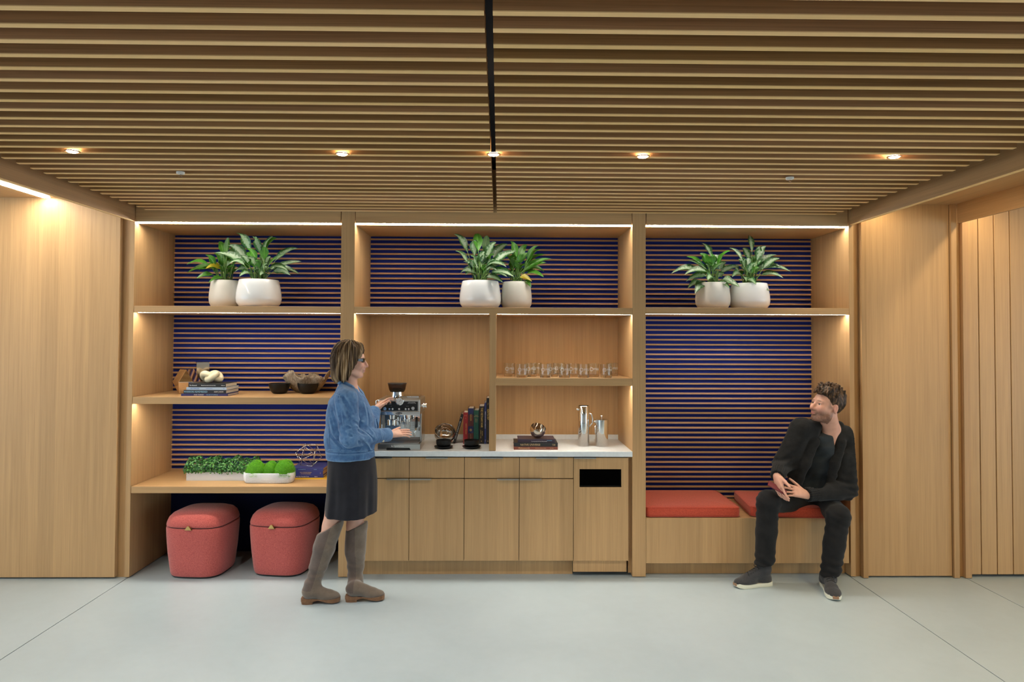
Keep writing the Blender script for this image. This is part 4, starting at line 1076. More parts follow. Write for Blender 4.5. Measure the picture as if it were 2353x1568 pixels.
# ================================================================== sculpting with distance fields
class Field:
    """distance field on a regular grid; shapes are blended in, then skinned with surface nets"""
    def __init__(self, lo, hi, h):
        self.lo = np.array(lo, float); self.h = h
        self.n = np.ceil((np.array(hi) - self.lo) / h).astype(int) + 1
        self.F = np.full(self.n, .5, np.float32)
        self.ax = [self.lo[i] + h * np.arange(self.n[i]) for i in range(3)]
    def win(self, lo, hi):
        a = np.clip(np.floor((np.array(lo) - self.lo) / self.h).astype(int), 0, self.n - 1)
        b = np.clip(np.ceil((np.array(hi) - self.lo) / self.h).astype(int) + 1, 1, self.n)
        sl = tuple(slice(a[i], b[i]) for i in range(3))
        X = self.ax[0][sl[0]][:, None, None].astype(np.float32); Y = self.ax[1][sl[1]][None, :, None].astype(np.float32); Z = self.ax[2][sl[2]][None, None, :].astype(np.float32)
        return sl, X, Y, Z
    def blend(self, sl, d, k):
        f = self.F[sl]
        if k <= 0: self.F[sl] = np.minimum(f, d)
        else:
            h = np.clip(.5 + .5 * (f - d) / k, 0, 1); self.F[sl] = f * (1 - h) + d * h - k * h * (1 - h)
    def cut(self, sl, d, k):
        f = self.F[sl]
        if k <= 0: self.F[sl] = np.maximum(f, -d)
        else:
            h = np.clip(.5 - .5 * (f + d) / k, 0, 1); self.F[sl] = f * (1 - h) - d * h + k * h * (1 - h)
    def cone(self, a, b, ra, rb, k=.01, flat=None, cut=False):
        """tapered limb a->b; flat=(axis vector, factor) squashes it along that axis"""
        a = np.array(a, float); b = np.array(b, float); m = max(ra, rb) * 1.25 + k + .02
        sl, X, Y, Z = self.win(np.minimum(a, b) - m, np.maximum(a, b) + m)
        d = b - a; L2 = d @ d + 1e-9
        px, py, pz = X - a[0], Y - a[1], Z - a[2]
        t = np.clip((px * d[0] + py * d[1] + pz * d[2]) / L2, 0, 1)
        qx, qy, qz = px - t * d[0], py - t * d[1], pz - t * d[2]
        if flat is not None:
            ax = np.array(flat[0], float); ax /= np.linalg.norm(ax)
            c = (qx * ax[0] + qy * ax[1] + qz * ax[2]) * (1 / flat[1] - 1)
            qx, qy, qz = qx + c * ax[0], qy + c * ax[1], qz + c * ax[2]
        D_ = np.sqrt(qx * qx + qy * qy + qz * qz) - (ra + (rb - ra) * t)
        if flat is not None: D_ = D_ * min(1, flat[1])
        (self.cut if cut else self.blend)(sl, D_, k); return self
    def ell(self, c, r, k=.01, rot=None, cut=False):
        c = np.array(c, float); r = np.array(r, float); m = r.max() + k + .02
        sl, X, Y, Z = self.win(c - m, c + m); px, py, pz = X - c[0], Y - c[1], Z - c[2]
        if rot is not None:
            M = np.array(rot).T
            px, py, pz = (M[i][0] * px + M[i][1] * py + M[i][2] * pz for i in range(3))
        k0 = np.sqrt((px / r[0]) ** 2 + (py / r[1]) ** 2 + (pz / r[2]) ** 2)
        k1 = np.sqrt((px / r[0] ** 2) ** 2 + (py / r[1] ** 2) ** 2 + (pz / r[2] ** 2) ** 2) + 1e-6
        D_ = k0 * (k0 - 1) / k1
        (self.cut if cut else self.blend)(sl, D_, k); return self
    def plane_cut(self, p, n, k=0., win=None):
        """removes what lies on the side n points to"""
        p = np.array(p, float); n = np.array(n, float); n /= np.linalg.norm(n)
        lo, hi = win if win else (self.lo, self.lo + self.h * self.n)
        sl, X, Y, Z = self.win(lo, hi)
        d = -((X - p[0]) * n[0] + (Y - p[1]) * n[1] + (Z - p[2]) * n[2]); self.cut(sl, d, k); return self
    def wrinkle(self, fn, lo=None, hi=None):
        sl, X, Y, Z = self.win(self.lo if lo is None else lo, self.lo + self.h * self.n if hi is None else hi)
        self.F[sl] += fn(X, Y, Z).astype(np.float32); return self
    def skin(self):
        F = self.F; ins = F < 0
        c = np.zeros([s - 1 for s in F.shape], np.int8)
        for dx in (0, 1):
            for dy in (0, 1):
                for dz in (0, 1): c += ins[dx:F.shape[0] - 1 + dx, dy:F.shape[1] - 1 + dy, dz:F.shape[2] - 1 + dz]
        act = (c > 0) & (c < 8); I = np.argwhere(act); idx = -np.ones(c.shape, np.int32); idx[act] = np.arange(len(I))
        acc = np.zeros((len(I), 3)); cnt = np.zeros(len(I))
        cor = [(x, y, z) for x in (0, 1) for y in (0, 1) for z in (0, 1)]
        val = {q: F[I[:, 0] + q[0], I[:, 1] + q[1], I[:, 2] + q[2]].astype(float) for q in cor}
        for q in cor:
            for a in range(3):
                if q[a]: continue
                q2 = tuple(1 if i == a else q[i] for i in range(3)); v0, v1 = val[q], val[q2]
                m = (v0 < 0) != (v1 < 0); t = np.where(m, v0 / np.where(m, v0 - v1, 1), 0)
                e = np.tile(np.array(q, float), (len(I), 1)); e[:, a] += t
                acc[m] += e[m]; cnt += m
        V = self.lo + self.h * (I + acc / np.maximum(cnt, 1)[:, None])
        Q = []
        for a in range(3):
            b, d = (a + 1) % 3, (a + 2) % 3
            s0 = [slice(None)] * 3; s1 = [slice(None)] * 3; s0[a] = slice(0, -1); s1[a] = slice(1, None)
            i0, i1 = ins[tuple(s0)], ins[tuple(s1)]; E_ = np.argwhere(i0 != i1)
            E_ = E_[(E_[:, b] > 0) & (E_[:, d] > 0) & (E_[:, b] < F.shape[b] - 1) & (E_[:, d] < F.shape[d] - 1)]
            fl_ = i0[E_[:, 0], E_[:, 1], E_[:, 2]]
            def cell(ob, od):
                e = E_.copy(); e[:, b] -= ob; e[:, d] -= od; return idx[e[:, 0], e[:, 1], e[:, 2]]
            q = np.stack([cell(1, 1), cell(0, 1), cell(0, 0), cell(1, 0)], 1)
            q[~fl_] = q[~fl_][:, ::-1]; Q.append(q)
        Q = np.concatenate(Q); Q = Q[(Q >= 0).all(1)]
        return V, Q
    def build(self, name, mat, parent=None, relax=1, colour=None, mats=None, pick=None):
        V, Q = self.skin()
        for _ in range(relax):   # light Laplacian smoothing
            S = np.zeros_like(V); n = np.zeros(len(V))
            for i in range(4):
                a, b = Q[:, i], Q[:, (i + 1) % 4]
                for j in range(3): S[:, j] += np.bincount(a, V[b, j], len(V)) + np.bincount(b, V[a, j], len(V))
                n += np.bincount(a, None, len(V)) + np.bincount(b, None, len(V))
            V = V * .5 + .5 * S / np.maximum(n, 1)[:, None]
        # keep the main body, drop stray specks
        lab = np.arange(len(V))
        A = np.concatenate([Q[:, 0], Q[:, 1], Q[:, 2]]); B = np.concatenate([Q[:, 1], Q[:, 2], Q[:, 3]])
        while True:
            m = np.minimum(lab[A], lab[B]); new = lab.copy(); np.minimum.at(new, A, m); np.minimum.at(new, B, m); new = new[new]
            if (new == lab).all(): break
            lab = new
        main = np.bincount(lab).argmax(); keep = lab == main
        if not keep.all():
            ren = np.cumsum(keep) - 1; Q = ren[Q[keep[Q[:, 0]]]]; V = V[keep]
        me = bpy.data.meshes.new(name); me.vertices.add(len(V)); me.vertices.foreach_set('co', V.astype(np.float32).ravel())
        me.loops.add(len(Q) * 4); me.loops.foreach_set('vertex_index', Q.astype(np.int32).ravel())
        me.polygons.add(len(Q)); me.polygons.foreach_set('loop_start', np.arange(0, len(Q) * 4, 4, dtype=np.int32))
        me.update(calc_edges=True); me.validate()
        for mm in (mats or [mat]): me.materials.append(MATS[mm])
        if pick is not None:
            ctr = V[Q].mean(1); me.polygons.foreach_set('material_index', pick(ctr).astype(np.int32))
        if colour is not None:
            ca = me.color_attributes.new('tint', 'FLOAT_COLOR', 'POINT')
            cc = np.ones((len(V), 4), np.float32); cc[:, :3] = colour(V); ca.data.foreach_set('color', cc.ravel())
        me.shade_smooth(); me.update()
        o = bpy.data.objects.new(name, me); COL.objects.link(o)
        if parent is not None: o.parent = parent
        return o

def sstep(a, b, x): t = np.clip((x - a) / (b - a), 0, 1); return t * t * (3 - 2 * t)
_rs = np.random.RandomState(3); _lat = _rs.rand(32, 32, 32).astype(np.float32)
def vnoise(X, Y, Z):
    """value noise, 0..1"""
    X, Y, Z = np.broadcast_arrays(X, Y, Z); xi, yi, zi = (np.floor(q).astype(int) for q in (X, Y, Z)); fx, fy, fz = X - xi, Y - yi, Z - zi
    fx, fy, fz = (q * q * (3 - 2 * q) for q in (fx, fy, fz)); g = lambda a, b, c: _lat[(xi + a) & 31, (yi + b) & 31, (zi + c) & 31]
    return (((g(0, 0, 0) * (1 - fx) + g(1, 0, 0) * fx) * (1 - fy) + (g(0, 1, 0) * (1 - fx) + g(1, 1, 0) * fx) * fy) * (1 - fz)
            + ((g(0, 0, 1) * (1 - fx) + g(1, 0, 1) * fx) * (1 - fy) + (g(0, 1, 1) * (1 - fx) + g(1, 1, 1) * fx) * fy) * fz)

def skin_mat(name):
    k = NT(name); at_ = k.n('ShaderNodeAttribute', attribute_name='tint'); g = k.noise(k.pos(), 60, 3)
    k.base(k.mix(k.math('MULTIPLY', g, .12), at_.outputs['Color'], (.75, .35, .28)))
    k.set(.48, 0, .4); k.bsdf.inputs['Subsurface Weight'].default_value = .12
    k.bsdf.inputs['Subsurface Radius'].default_value = (.012, .005, .003); k.bsdf.inputs['Subsurface Scale'].default_value = 1.0
    MATS[name] = k.m
skin_mat('skin')
def cloth_mat(name, c1, c2, scale, weave=1400, bump=.25, rough=.85, sheen=.15, mid=.5):
    k = NT(name); a_ = k.noise(k.pos(), scale, 5, .65, .3); w = k.noise(k.pos(), weave, 2)
    c = k.ramp(k.math('ADD', k.math('MULTIPLY', a_, .8), k.math('MULTIPLY', w, .2)), [(mid - .2, c1), (mid + .2, c2)])
    k.base(c); k.set(rough, 0, .2); k.bsdf.inputs['Sheen Weight'].default_value = sheen; k.bump(w, bump, .0008); MATS[name] = k.m
cloth_mat('denim', (.020, .062, .165), (.085, .190, .375), 16, 1400, .3)
def worn(name):
    k_ = MATS[name].node_tree; bs = k_.nodes['Principled BSDF']; src = bs.inputs['Base Color'].links[0].from_socket
    ge = k_.nodes.new('ShaderNodeNewGeometry'); rp = k_.nodes.new('ShaderNodeValToRGB'); rp.color_ramp.elements[0].position = .50; rp.color_ramp.elements[1].position = .56
    mx_ = k_.nodes.new('ShaderNodeMix'); mx_.data_type = 'RGBA'; mx_.inputs[7].default_value = (.22, .37, .57, 1)
    k_.links.new(ge.outputs['Pointiness'], rp.inputs[0]); k_.links.new(rp.outputs[0], mx_.inputs[0]); k_.links.new(src, mx_.inputs[6]); k_.links.new(mx_.outputs[2], bs.inputs['Base Color'])
worn('denim')
cloth_mat('denim_seam', (.09, .18, .34), (.20, .34, .54), 90)
cloth_mat('denim_pale', (.20, .36, .58), (.30, .46, .66), 25)
cloth_mat('skirt_black', (.008, .008, .012), (.015, .015, .021), 12, sheen=.12)
cloth_mat('suede_boot', (.105, .078, .058), (.17, .13, .10), 14, 500, .3, .9, .5)
cloth_mat('boot_leather', (.075, .052, .043), (.12, .088, .075), 14, 500, .2, .6, .3)
cloth_mat('heel_wood', (.13, .06, .03), (.24, .13, .07), 40)
cloth_mat('cardigan', (.007, .007, .0075), (.017, .017, .018), 30, 420, .8, .95, .08)
cloth_mat('tee_grey', (.022, .028, .034), (.040, .048, .056), 10, 1400, .2, .9, .1)
cloth_mat('jeans_black', (.006, .006, .0068), (.015, .015, .0165), 14, 1200, .2, .9, .08)
cloth_mat('knit_shoe', (.020, .020, .022), (.055, .055, .060), 260, 420, .7, .9, .3)
cloth_mat('sock', (.03, .03, .033), (.05, .05, .055), 200, 400, .5)
plain('sole_white', (.78, .76, .62), .6); plain('sole_tan', (.30, .17, .10), .7)
plain('eye_white', (.75, .72, .70), .2); plain('iris', (.06, .05, .04), .15); plain('button_metal', (.75, .68, .52), .3, 1)
plain('black_frame', (.006, .006, .007), .15); plain('phone_red', (.13, .02, .03), .3)
def hair_mat(name, c1, c2, c3, stretch):
    k = NT(name); at_ = k.n('ShaderNodeAttribute', attribute_name='tint')
    sp = k.n('ShaderNodeSeparateColor'); k.l(at_.outputs['Color'], sp.inputs[0])
    c = k.ramp(sp.outputs[0], [(.15, c1), (.5, c2), (.85, c3)]); k.base(c); k.set(.55, 0, .22)
    g = k.noise(k.pos(stretch), 1, 3); k.bump(g, .5, .002); MATS[name] = k.m
hair_mat('hair_highlights', (.045, .026, .014), (.13, .080, .042), (.36, .25, .14), (320, 320, 25))
hair_mat('hair_brown', (.018, .010, .005), (.050, .027, .014), (.12, .066, .034), (220, 220, 90))

def rot_to(yaw, pitch=0, roll=0):
    """head frame: local x = facing, y = to its left, z = up"""
    return np.array((Matrix.Rotation(yaw, 3, 'Z') @ Matrix.Rotation(-pitch, 3, 'Y') @ Matrix.Rotation(roll, 3, 'X')))
def sculpt_head(F, c, Rm, s=1.0, male=False):
    """skull, jaw, brow, sockets, nose, lips, chin, ears; c = middle of the head at eye height"""
    c = np.array(c, float); P = lambda x, y, z: c + Rm @ (np.array((x, y, z)) * s)
    E = lambda p, r, k=.012, cut=False: F.ell(P(*p), np.array(r) * s, k * s, Rm, cut)
    E((-.012, 0, .035), (.098, .077, .088), .01)
    E((.030, 0, -.005), (.064, .066, .082), .03)
    E((.030, 0, -.058), (.058, .057 if male else .052, .052), .03)          # jaw
    E((.072, 0, -.092), (.026, .030 if male else .024, .022), .018)          # chin
    for q in (-1, 1):
        E((.066, q * .040, -.022), (.030, .026, .028), .018)                 # cheeks
        F.cone(P(.083, q * .012, .026), P(.076, q * .046, .024), .011 * s, .010 * s, .012 * s)  # brow
        E((.106, q * .033, .007), (.021, .019, .012), .010, True)            # sockets
        F.cone(P(.0905, q * .022, .0165), P(.0845, q * .045, .0140), .0058 * s, .0050 * s, .004 * s)   # upper lid
        F.cone(P(.0880, q * .023, -.0030), P(.0830, q * .043, -.0020), .0050 * s, .0045 * s, .004 * s)  # lower lid
        F.cone(P(.020, q * .058, -.068), P(.062, q * .030, -.092), .018 * s, .018 * s, .018 * s)  # jaw line
    F.cone(P(.090, 0, .016), P(.117, 0, -.026), .0085 * s, .0120 * s, .009 * s)
    for q in (-1, 1): E((.101, q * .011, -.032), (.011, .008, .008), .005)   # nostril wings
    E((.092, 0, -.036), (.016, .022, .020), .012)                            # muzzle
    E((.096, 0, -.054), (.014, .024, .0070), .005); E((.094, 0, -.066), (.014, .021, .0075), .005)   # lips
    F.cone(P(.112, -.022, -.0600), P(.112, .022, -.0600), .0035 * s, .0035 * s, .003 * s, None, True)
    for q in (-1, 1):                                                        # ears
        E((-.010, q * .078, -.004), (.018, .008, .030), .006); E((-.004, q * .087, -.002), (.010, .006, .018), .004, True); E((-.012, q * .077, -.030), (.009, .007, .011), .005)
    return P
def add_eyes(body, P, Rm, s=1.0, lids=True):
    for q in (-1, 1):
        e = MB().lathe([(0, -.0118 * s), (.0083 * s, -.0083 * s), (.0118 * s, 0), (.0083 * s, .0083 * s), (0, .0118 * s)], 16).build('eye', 'eye_white', body, True)
        e.location = Vector(P(.0790, q * .0325, .0065))
        g = MB().lathe([(0, .0006 * s), (.0060 * s, .0003 * s), (.0062 * s, -.002 * s)], 14).build('iris', 'iris', e, True)
        d = Vector(Rm @ np.array((1, 0, 0))); g.rotation_euler = d.to_track_quat('Z', 'Y').to_euler(); g.location = d * .0113 * s
SKIN_F = np.array((.62, .36, .27)); SKIN_M = np.array((.60, .33, .245))
def face_tint(V, P0, Rm, s, tone, male):
    L = (V - P0) @ Rm / s; x, y, z = L[:, 0], L[:, 1], L[:, 2]
    near = (np.abs(x) < .16) & (np.abs(z) < .16) & (np.abs(y) < .12)
    C_ = np.tile(tone, (len(V), 1)); nz = vnoise(V[:, 0] * 60, V[:, 1] * 60, V[:, 2] * 60)[:, None]
    C_ = C_ * (.93 + .14 * nz)
    def mixin(w, col): nonlocal C_; w = (w * near)[:, None]; C_ = C_ * (1 - w) + np.array(col) * w
    mixin(.35 * np.exp(-((x - .08) ** 2 + (np.abs(y) - .042) ** 2 + (z + .025) ** 2) / .0006), (.66, .24, .19))
    mixin(.35 * np.exp(-((x - .112) ** 2 + y ** 2 + (z + .026) ** 2) / .0003), (.64, .24, .19))
    mixin(.55 * np.exp(-((np.abs(y) - .082) ** 2 / .0002 + (x + .01) ** 2 / .0008 + (z + .004) ** 2 / .001)), (.62, .25, .19))
    lip = sstep(.094, .100, x) * np.exp(-((z + .060) / .0095) ** 4) * np.exp(-(y / .022) ** 4); mixin(.8 * lip, (.46, .14, .125))
    mixin(.8 * (x > .05) * np.exp(-((z - .027 - .10 * np.maximum(0, .035 - np.abs(np.abs(y) - .03)) * 0) / (.0050 if male else .0035)) ** 2) * np.exp(-((np.abs(y) - .033) / .017) ** 4), (.06, .035, .022))
    if male:
        bm_ = np.clip(sstep(-.028, -.062, z + .22 * np.maximum(0, .03 - np.abs(x)) + .10 * (x - .06) * (x < .06)) * (x > -.01) , 0, 1)
        mo = np.exp(-((z + .044) / .010) ** 2) * np.exp(-(y / .030) ** 4) * (x > .085)
        fz = vnoise(V[:, 0] * 320, V[:, 1] * 320, V[:, 2] * 160)
        w = np.clip(np.maximum(bm_ * .85, mo * .75), 0, 1) * (.70 + .5 * fz) * (1 - lip); w *= (z > -.118); mixin(np.clip(w, 0, .9), (.105, .050, .028))
        sb = ((x < .052) & (x > -.09) & (z > -.055)) * sstep(.052, .03, x) * sstep(.02, -.0, -z + .0) * (np.abs(y) < .074)
        mixin(.55 * np.clip(sb, 0, 1), (.16, .10, .07))
    return C_
def finger(F, pts, r0, r1, k=.004):
    for i in range(len(pts) - 1):
        t0, t1 = i / (len(pts) - 1), (i + 1) / (len(pts) - 1)
        F.cone(pts[i], pts[i + 1], r0 + (r1 - r0) * t0, r0 + (r1 - r0) * t1, k if i == 0 else .002)
def hand(F, wrist, fwd, up, side, s, curls, thumb, spread=.18, wr=.026):
    """palm and five fingers. fwd: towards the fingertips, up: back of the hand, side: towards the thumb.
    curls: bend per finger (index..little) in radians per joint; thumb: (out, bend)"""
    w = np.array(wrist, float); f = np.array(fwd, float); f /= np.linalg.norm(f); u = np.array(up, float); u -= f * (u @ f); u /= np.linalg.norm(u); d = np.cross(f, u)
    if d @ np.array(side, float) < 0: d = -d
    L = lambda a, b, c: w + (f * a + d * b + u * c) * s
    for a, b in ((.030, .030), (.010, .008), (-.010, -.010), (-.028, -.026)): F.cone(L(.012, a * .55, 0), L(.085, a, 0), .0155 * s, .0125 * s, .010 * s)
    F.cone(L(-.02, 0, 0), L(.03, 0, 0), wr * s * .86, wr * s * .9, .012 * s, (u, .72))
    F.ell(L(.035, .026, -.008), np.array((.030, .016, .014)) * s, .008 * s, np.stack([f, d, u], 1))
    lens = ((.043, .026, .020), (.047, .029, .022), (.044, .027, .021), (.034, .021, .018)); offs = (.031, .0105, -.0105, -.030)
    for i in range(4):
        p = L(.085, offs[i], 0); ang = curls[i] * .75; sp = spread * (1.5 - i) / 1.5 * .5; pts = [p]
        for j in range(3):
            dirv = (f * math.cos(ang) - u * math.sin(ang)) * math.cos(sp) + d * math.sin(sp); p = p + dirv * lens[i][j] * s; pts.append(p); ang += curls[i]
        finger(F, pts, (.0088 if i < 3 else .0078) * s, (.0068 if i < 3 else .006) * s)
    out, bend = thumb; p = L(.022, .030, -.006); pts = [p]; a = out
    for j, l in enumerate((.042, .032, .026)):
        dirv = f * math.cos(a) + d * math.sin(a) * .9 - u * (.35 + .2 * j) * bend; dirv /= np.linalg.norm(dirv); p = p + dirv * l * s; pts.append(p); a -= bend * .5
    finger(F, pts, .0118 * s, .0078 * s, .008)
# ================================================================== the standing woman
V3 = lambda p: np.array(tuple(p), float)
WY = -.36                                      # plane of her spine
def wp(u, v, y): return V3(at(u, v, y))
wo = thing('person', 'standing woman in denim jacket, black skirt and tall grey boots, working the coffee machine', 'person', (atz(790, 1385, 0).x, WY, 0))
wo_inv = -np.array(wo.location)
head_c = wp(805, 833, WY); head_R = rot_to(R(8), R(-4), 0); hs_ = .96
W_ = Field((-1.42, -.72, .0), (-.50, .14, 1.72), .0042)
# joints
neck = wp(801, 884, WY + .005); chest = wp(803, 945, WY); belly = wp(806, 1010, WY); hip = wp(806, 1075, WY)
shN = wp(797, 921, WY - .165); elN = wp(806, 1010, WY - .20); wrN = wp(893, 1002, -.255)      # near (right) arm
shF = wp(815, 918, WY + .165); elF = wp(850, 985, WY + .19); wrF = wp(862, 946, -.06)          # far (left) arm
kneeB = wp(765, 1212, WY - .065); ankB = wp(723, 1347, WY - .085)   # trailing leg
kneeF = wp(820, 1214, WY + .005); ankF = wp(822, 1342, WY + .02)
hipB = hip + np.array((-.03, -.060, -.02)); hipF = hip + np.array((.03, .060, -.02))
sculpt_P = sculpt_head(W_, head_c, head_R, hs_, False)
W_.cone(head_c + head_R @ np.array((-.020, 0, -.060)), neck, .052, .056, .02)
W_.cone(neck, neck + np.array((-.004, 0, -.05)), .058, .075, .02)
W_.ell(chest, (.100, .125, .12), .05); W_.ell(belly, (.105, .125, .12), .05); W_.ell(hip, (.120, .135, .09), .04)
for sh, el, wr in ((shN, elN, wrN), (shF, elF, wrF)):
    W_.cone(sh, el, .046, .038, .02); W_.cone(el, wr, .037, .025, .012)
for hp_, kn, an in ((hipB, kneeB, ankB), (hipF, kneeF, ankF)):
    W_.cone(hp_, kn, .070, .055, .03); W_.cone(kn, an, .053, .036, .02); W_.ell(kn + np.array((.018, 0, -.01)), (.042, .045, .05), .02)
# hands
fN = wp(932, 996, -.20) - wrN
hand(W_, wrN + fN * .05, fN, (.10, -.45, .75), (.35, .75, .3), .93, (.10, .14, .18, .22), (.55, .10), .10, .025)
fF = wp(880, 925, -.02) - wrF
hand(W_, wrF + fF * .05, fF, (-.6, -.35, .55), (.3, -.8, .2), .90, (.30, .45, .60, .75), (.45, .25), .10, .025)
wb_ = W_.build('body', 'skin', wo, 1, lambda V: face_tint(V, head_c, head_R, hs_, SKIN_F, False)); wb_.location = wo_inv
add_eyes(wb_, sculpt_P, head_R, hs_)

# hair: shoulder-length, layered, with highlights
def hair_tint(c, Rm, fa, fz_, seed=0.):
    def fn(V):
        L = (V - c) @ Rm; ang = np.arctan2(L[:, 1], L[:, 0])
        n = vnoise(ang * fa + seed, L[:, 2] * fz_ + 5, L[:, 0] * 0 + 3 + seed) * .6 + vnoise(ang * fa * 3.3, L[:, 2] * fz_ * 1.5, L[:, 0] * 0 + 9) * .4
        n = np.clip((n - .25) * 2.0 * 1.0, 0, 1); return np.stack([n, n, n], 1)
    return fn
H_ = Field((-1.22, -.56, 1.34), (-.82, -.16, 1.73), .0036)
HP = lambda x, y, z: head_c + head_R @ (np.array((x, y, z)) * hs_)
HE = lambda p, r, k=.02, cut=False: H_.ell(HP(*p), np.array(r) * hs_, k, head_R, cut)
HE((-.016, 0, .050), (.108, .092, .096))
HE((-.048, 0, .0), (.085, .095, .090)); HE((-.050, 0, -.060), (.070, .096, .080)); HE((-.052, 0, -.105), (.062, .090, .050))
for i_, (hx_, hy_, hz_) in enumerate(((-.100, -.02, -.130), (-.085, .03, -.128), (-.065, -.06, -.140), (-.035, -.078, -.135), (-.06, .06, -.135), (-.075, -.045, -.150), (-.015, -.082, -.118), (-.108, .0, -.105))):
    H_.cone(HP(hx_ * .8, hy_ * .95, hz_ + .07), HP(hx_, hy_, hz_), .022, .005, .012)
for q in (-1, 1):
    H_.cone(HP(.035, q * .062, .085), HP(.012, q * .086, -.02), .024, .024, .02); H_.cone(HP(.012, q * .086, -.02), HP(-.020, q * .084, -.115), .024, .020, .02)
    H_.cone(HP(.060, q * .020, .112), HP(.066, q * .058, .055), .016, .013, .014); H_.cone(HP(.066, q * .058, .055), HP(.040, q * .080, -.005), .012, .010, .012)
HE((.098, 0, -.02), (.062, .070, .092), .015, True); HE((.058, 0, -.085), (.066, .058, .07), .012, True)
def strands(c, Rm, fa, amp, fz_=9.):
    def fn(X, Y, Z):
        lx = (X - c[0]) * Rm[0, 0] + (Y - c[1]) * Rm[1, 0] + (Z - c[2]) * Rm[2, 0]; ly = (X - c[0]) * Rm[0, 1] + (Y - c[1]) * Rm[1, 1] + (Z - c[2]) * Rm[2, 1]; lz = (X - c[0]) * Rm[0, 2] + (Y - c[1]) * Rm[1, 2] + (Z - c[2]) * Rm[2, 2]
        a = np.arctan2(ly, lx + .02); return amp * (np.sin(a * fa + 3 * np.sin(lz * 14)) * .5 + (vnoise(a * fa * .8, lz * fz_, lz * 0 + 2) - .5) * 1.4)
    return fn
H_.wrinkle(strands(head_c, head_R, 38, .0075, 18))
hr = H_.build('hair', 'hair_highlights', wo, 0, hair_tint(head_c, head_R, 9, 6.)); hr.location = wo_inv
# wrap-round dark glasses
gl = MB()
for q in (-1, 1):
    lens_ = [Vector(HP(.103 - .010 * t * t - (.006 if t > .8 else 0), q * (.008 + .050 * t), .012 + .014)) for t in (0, .25, .5, .75, 1)]
    lens2 = [Vector(HP(.101 - .010 * t * t - (.006 if t > .8 else 0), q * (.008 + .050 * t), .012 - .014)) for t in (0, .25, .5, .75, 1)]
    bk_ = Vector(head_R @ np.array((-.003, 0, 0))); b0 = len(gl.v)
    for L_ in (lens_, lens2, [p_ + bk_ for p_ in lens2], [p_ + bk_ for p_ in lens_]): gl.v += [tuple(p_) for p_ in L_]
    for r_ in range(4):
        for j in range(4): gl.f.append((b0 + r_ * 5 + j, b0 + r_ * 5 + j + 1, b0 + ((r_ + 1) % 4) * 5 + j + 1, b0 + ((r_ + 1) % 4) * 5 + j))
    for j in (0, 4): gl.f.append(tuple(b0 + r_ * 5 + j for r_ in range(4)))
glo = gl.build('glasses', 'black_frame', wo, False); glo.location = wo_inv
for q in (-1, 1):
    m = MB(); pts = [Vector(HP(.090, q * .060, .014)), Vector(HP(.060, q * .076, .014)), Vector(HP(.005, q * .084, .012))]
    vs_ = []
    for p_ in pts:
        for dz_ in (.0085, -.0085):
            for dy_ in (-.0015, .0025): vs_.append(p_ + Vector(head_R @ np.array((0, q * dy_, dz_))))
    m.add(vs_, [(4 * i + a, 4 * i + b, 4 * i + 4 + b, 4 * i + 4 + a) for i in range(2) for a, b in ((0, 1), (1, 3), (3, 2), (2, 0))] + [(0, 1, 3, 2), (8, 9, 11, 10)])
    m.build('temple_arm', 'black_frame', glo)

# denim jacket
J = Field((-1.36, -.76, .88), (-.66, .06, 1.54), .0044)
J.ell(wp(801, 932, WY), (.120, .165, .095), .05); J.ell(wp(803, 965, WY), (.146, .158, .13), .06); J.ell(wp(806, 1005, WY), (.155, .160, .13), .06)
J.cone(wp(806, 1020, WY), wp(808, 1050, WY), .158, .158, .05, ((0, 1, 0), 1.02))
J.ell(wp(836, 968, WY), (.050, .105, .070), .06)
J.cone(wp(799, 903, WY - .055), wp(799, 903, WY + .055), .058, .058, .05)
J.cone(wp(799, 903, WY - .05), shN, .060, .070, .03); J.cone(wp(799, 903, WY + .05), shF, .060, .070, .03)
for sh, el, wr in ((shN, elN, wrN), (shF, elF, wrF)):
    J.cone(sh, el, .074, .062, .014); J.cone(el, wr, .063, .045, .016); d_ = (wr - el) / np.linalg.norm(wr - el)
    J.cone(wr - d_ * .060, wr - d_ * .003, .0475, .046, .002)
def fold(p0, p1, w, amp):
    """one soft fold ridge or valley along a segment"""
    p0 = np.array(p0, float); p1 = np.array(p1, float); m_ = 3 * w
    sl, X, Y, Z = J.win(np.minimum(p0, p1) - m_, np.maximum(p0, p1) + m_); d = p1 - p0; L2 = d @ d
    t = ((X - p0[0]) * d[0] + (Y - p0[1]) * d[1] + (Z - p0[2]) * d[2]) / L2; tc = np.clip(t, 0, 1)
    r2 = (X - p0[0] - tc * d[0]) ** 2 + (Y - p0[1] - tc * d[1]) ** 2 + (Z - p0[2] - tc * d[2]) ** 2
    J.F[sl] += (1.55 * amp * np.exp(-r2 / w ** 2) * (1 - .6 * (2 * tc - 1) ** 2)).astype(np.float32)
def hit(u, v, y0=-.76):
    for y in np.arange(y0, .1, .004):
        q = V3(at(u, v, y)); i = np.round((q - J.lo) / J.h).astype(int)
        if (i >= 0).all() and (i < J.n).all() and J.F[tuple(i)] < .001: return q
    return None
def folds(lst):
    todo = [(hit(a, b), hit(c, d), w, am) for a, b, c, d, w, am in lst]
    for p0, p1, w, am in todo:
        if p0 is not None and p1 is not None: fold(p0, p1, w, am)
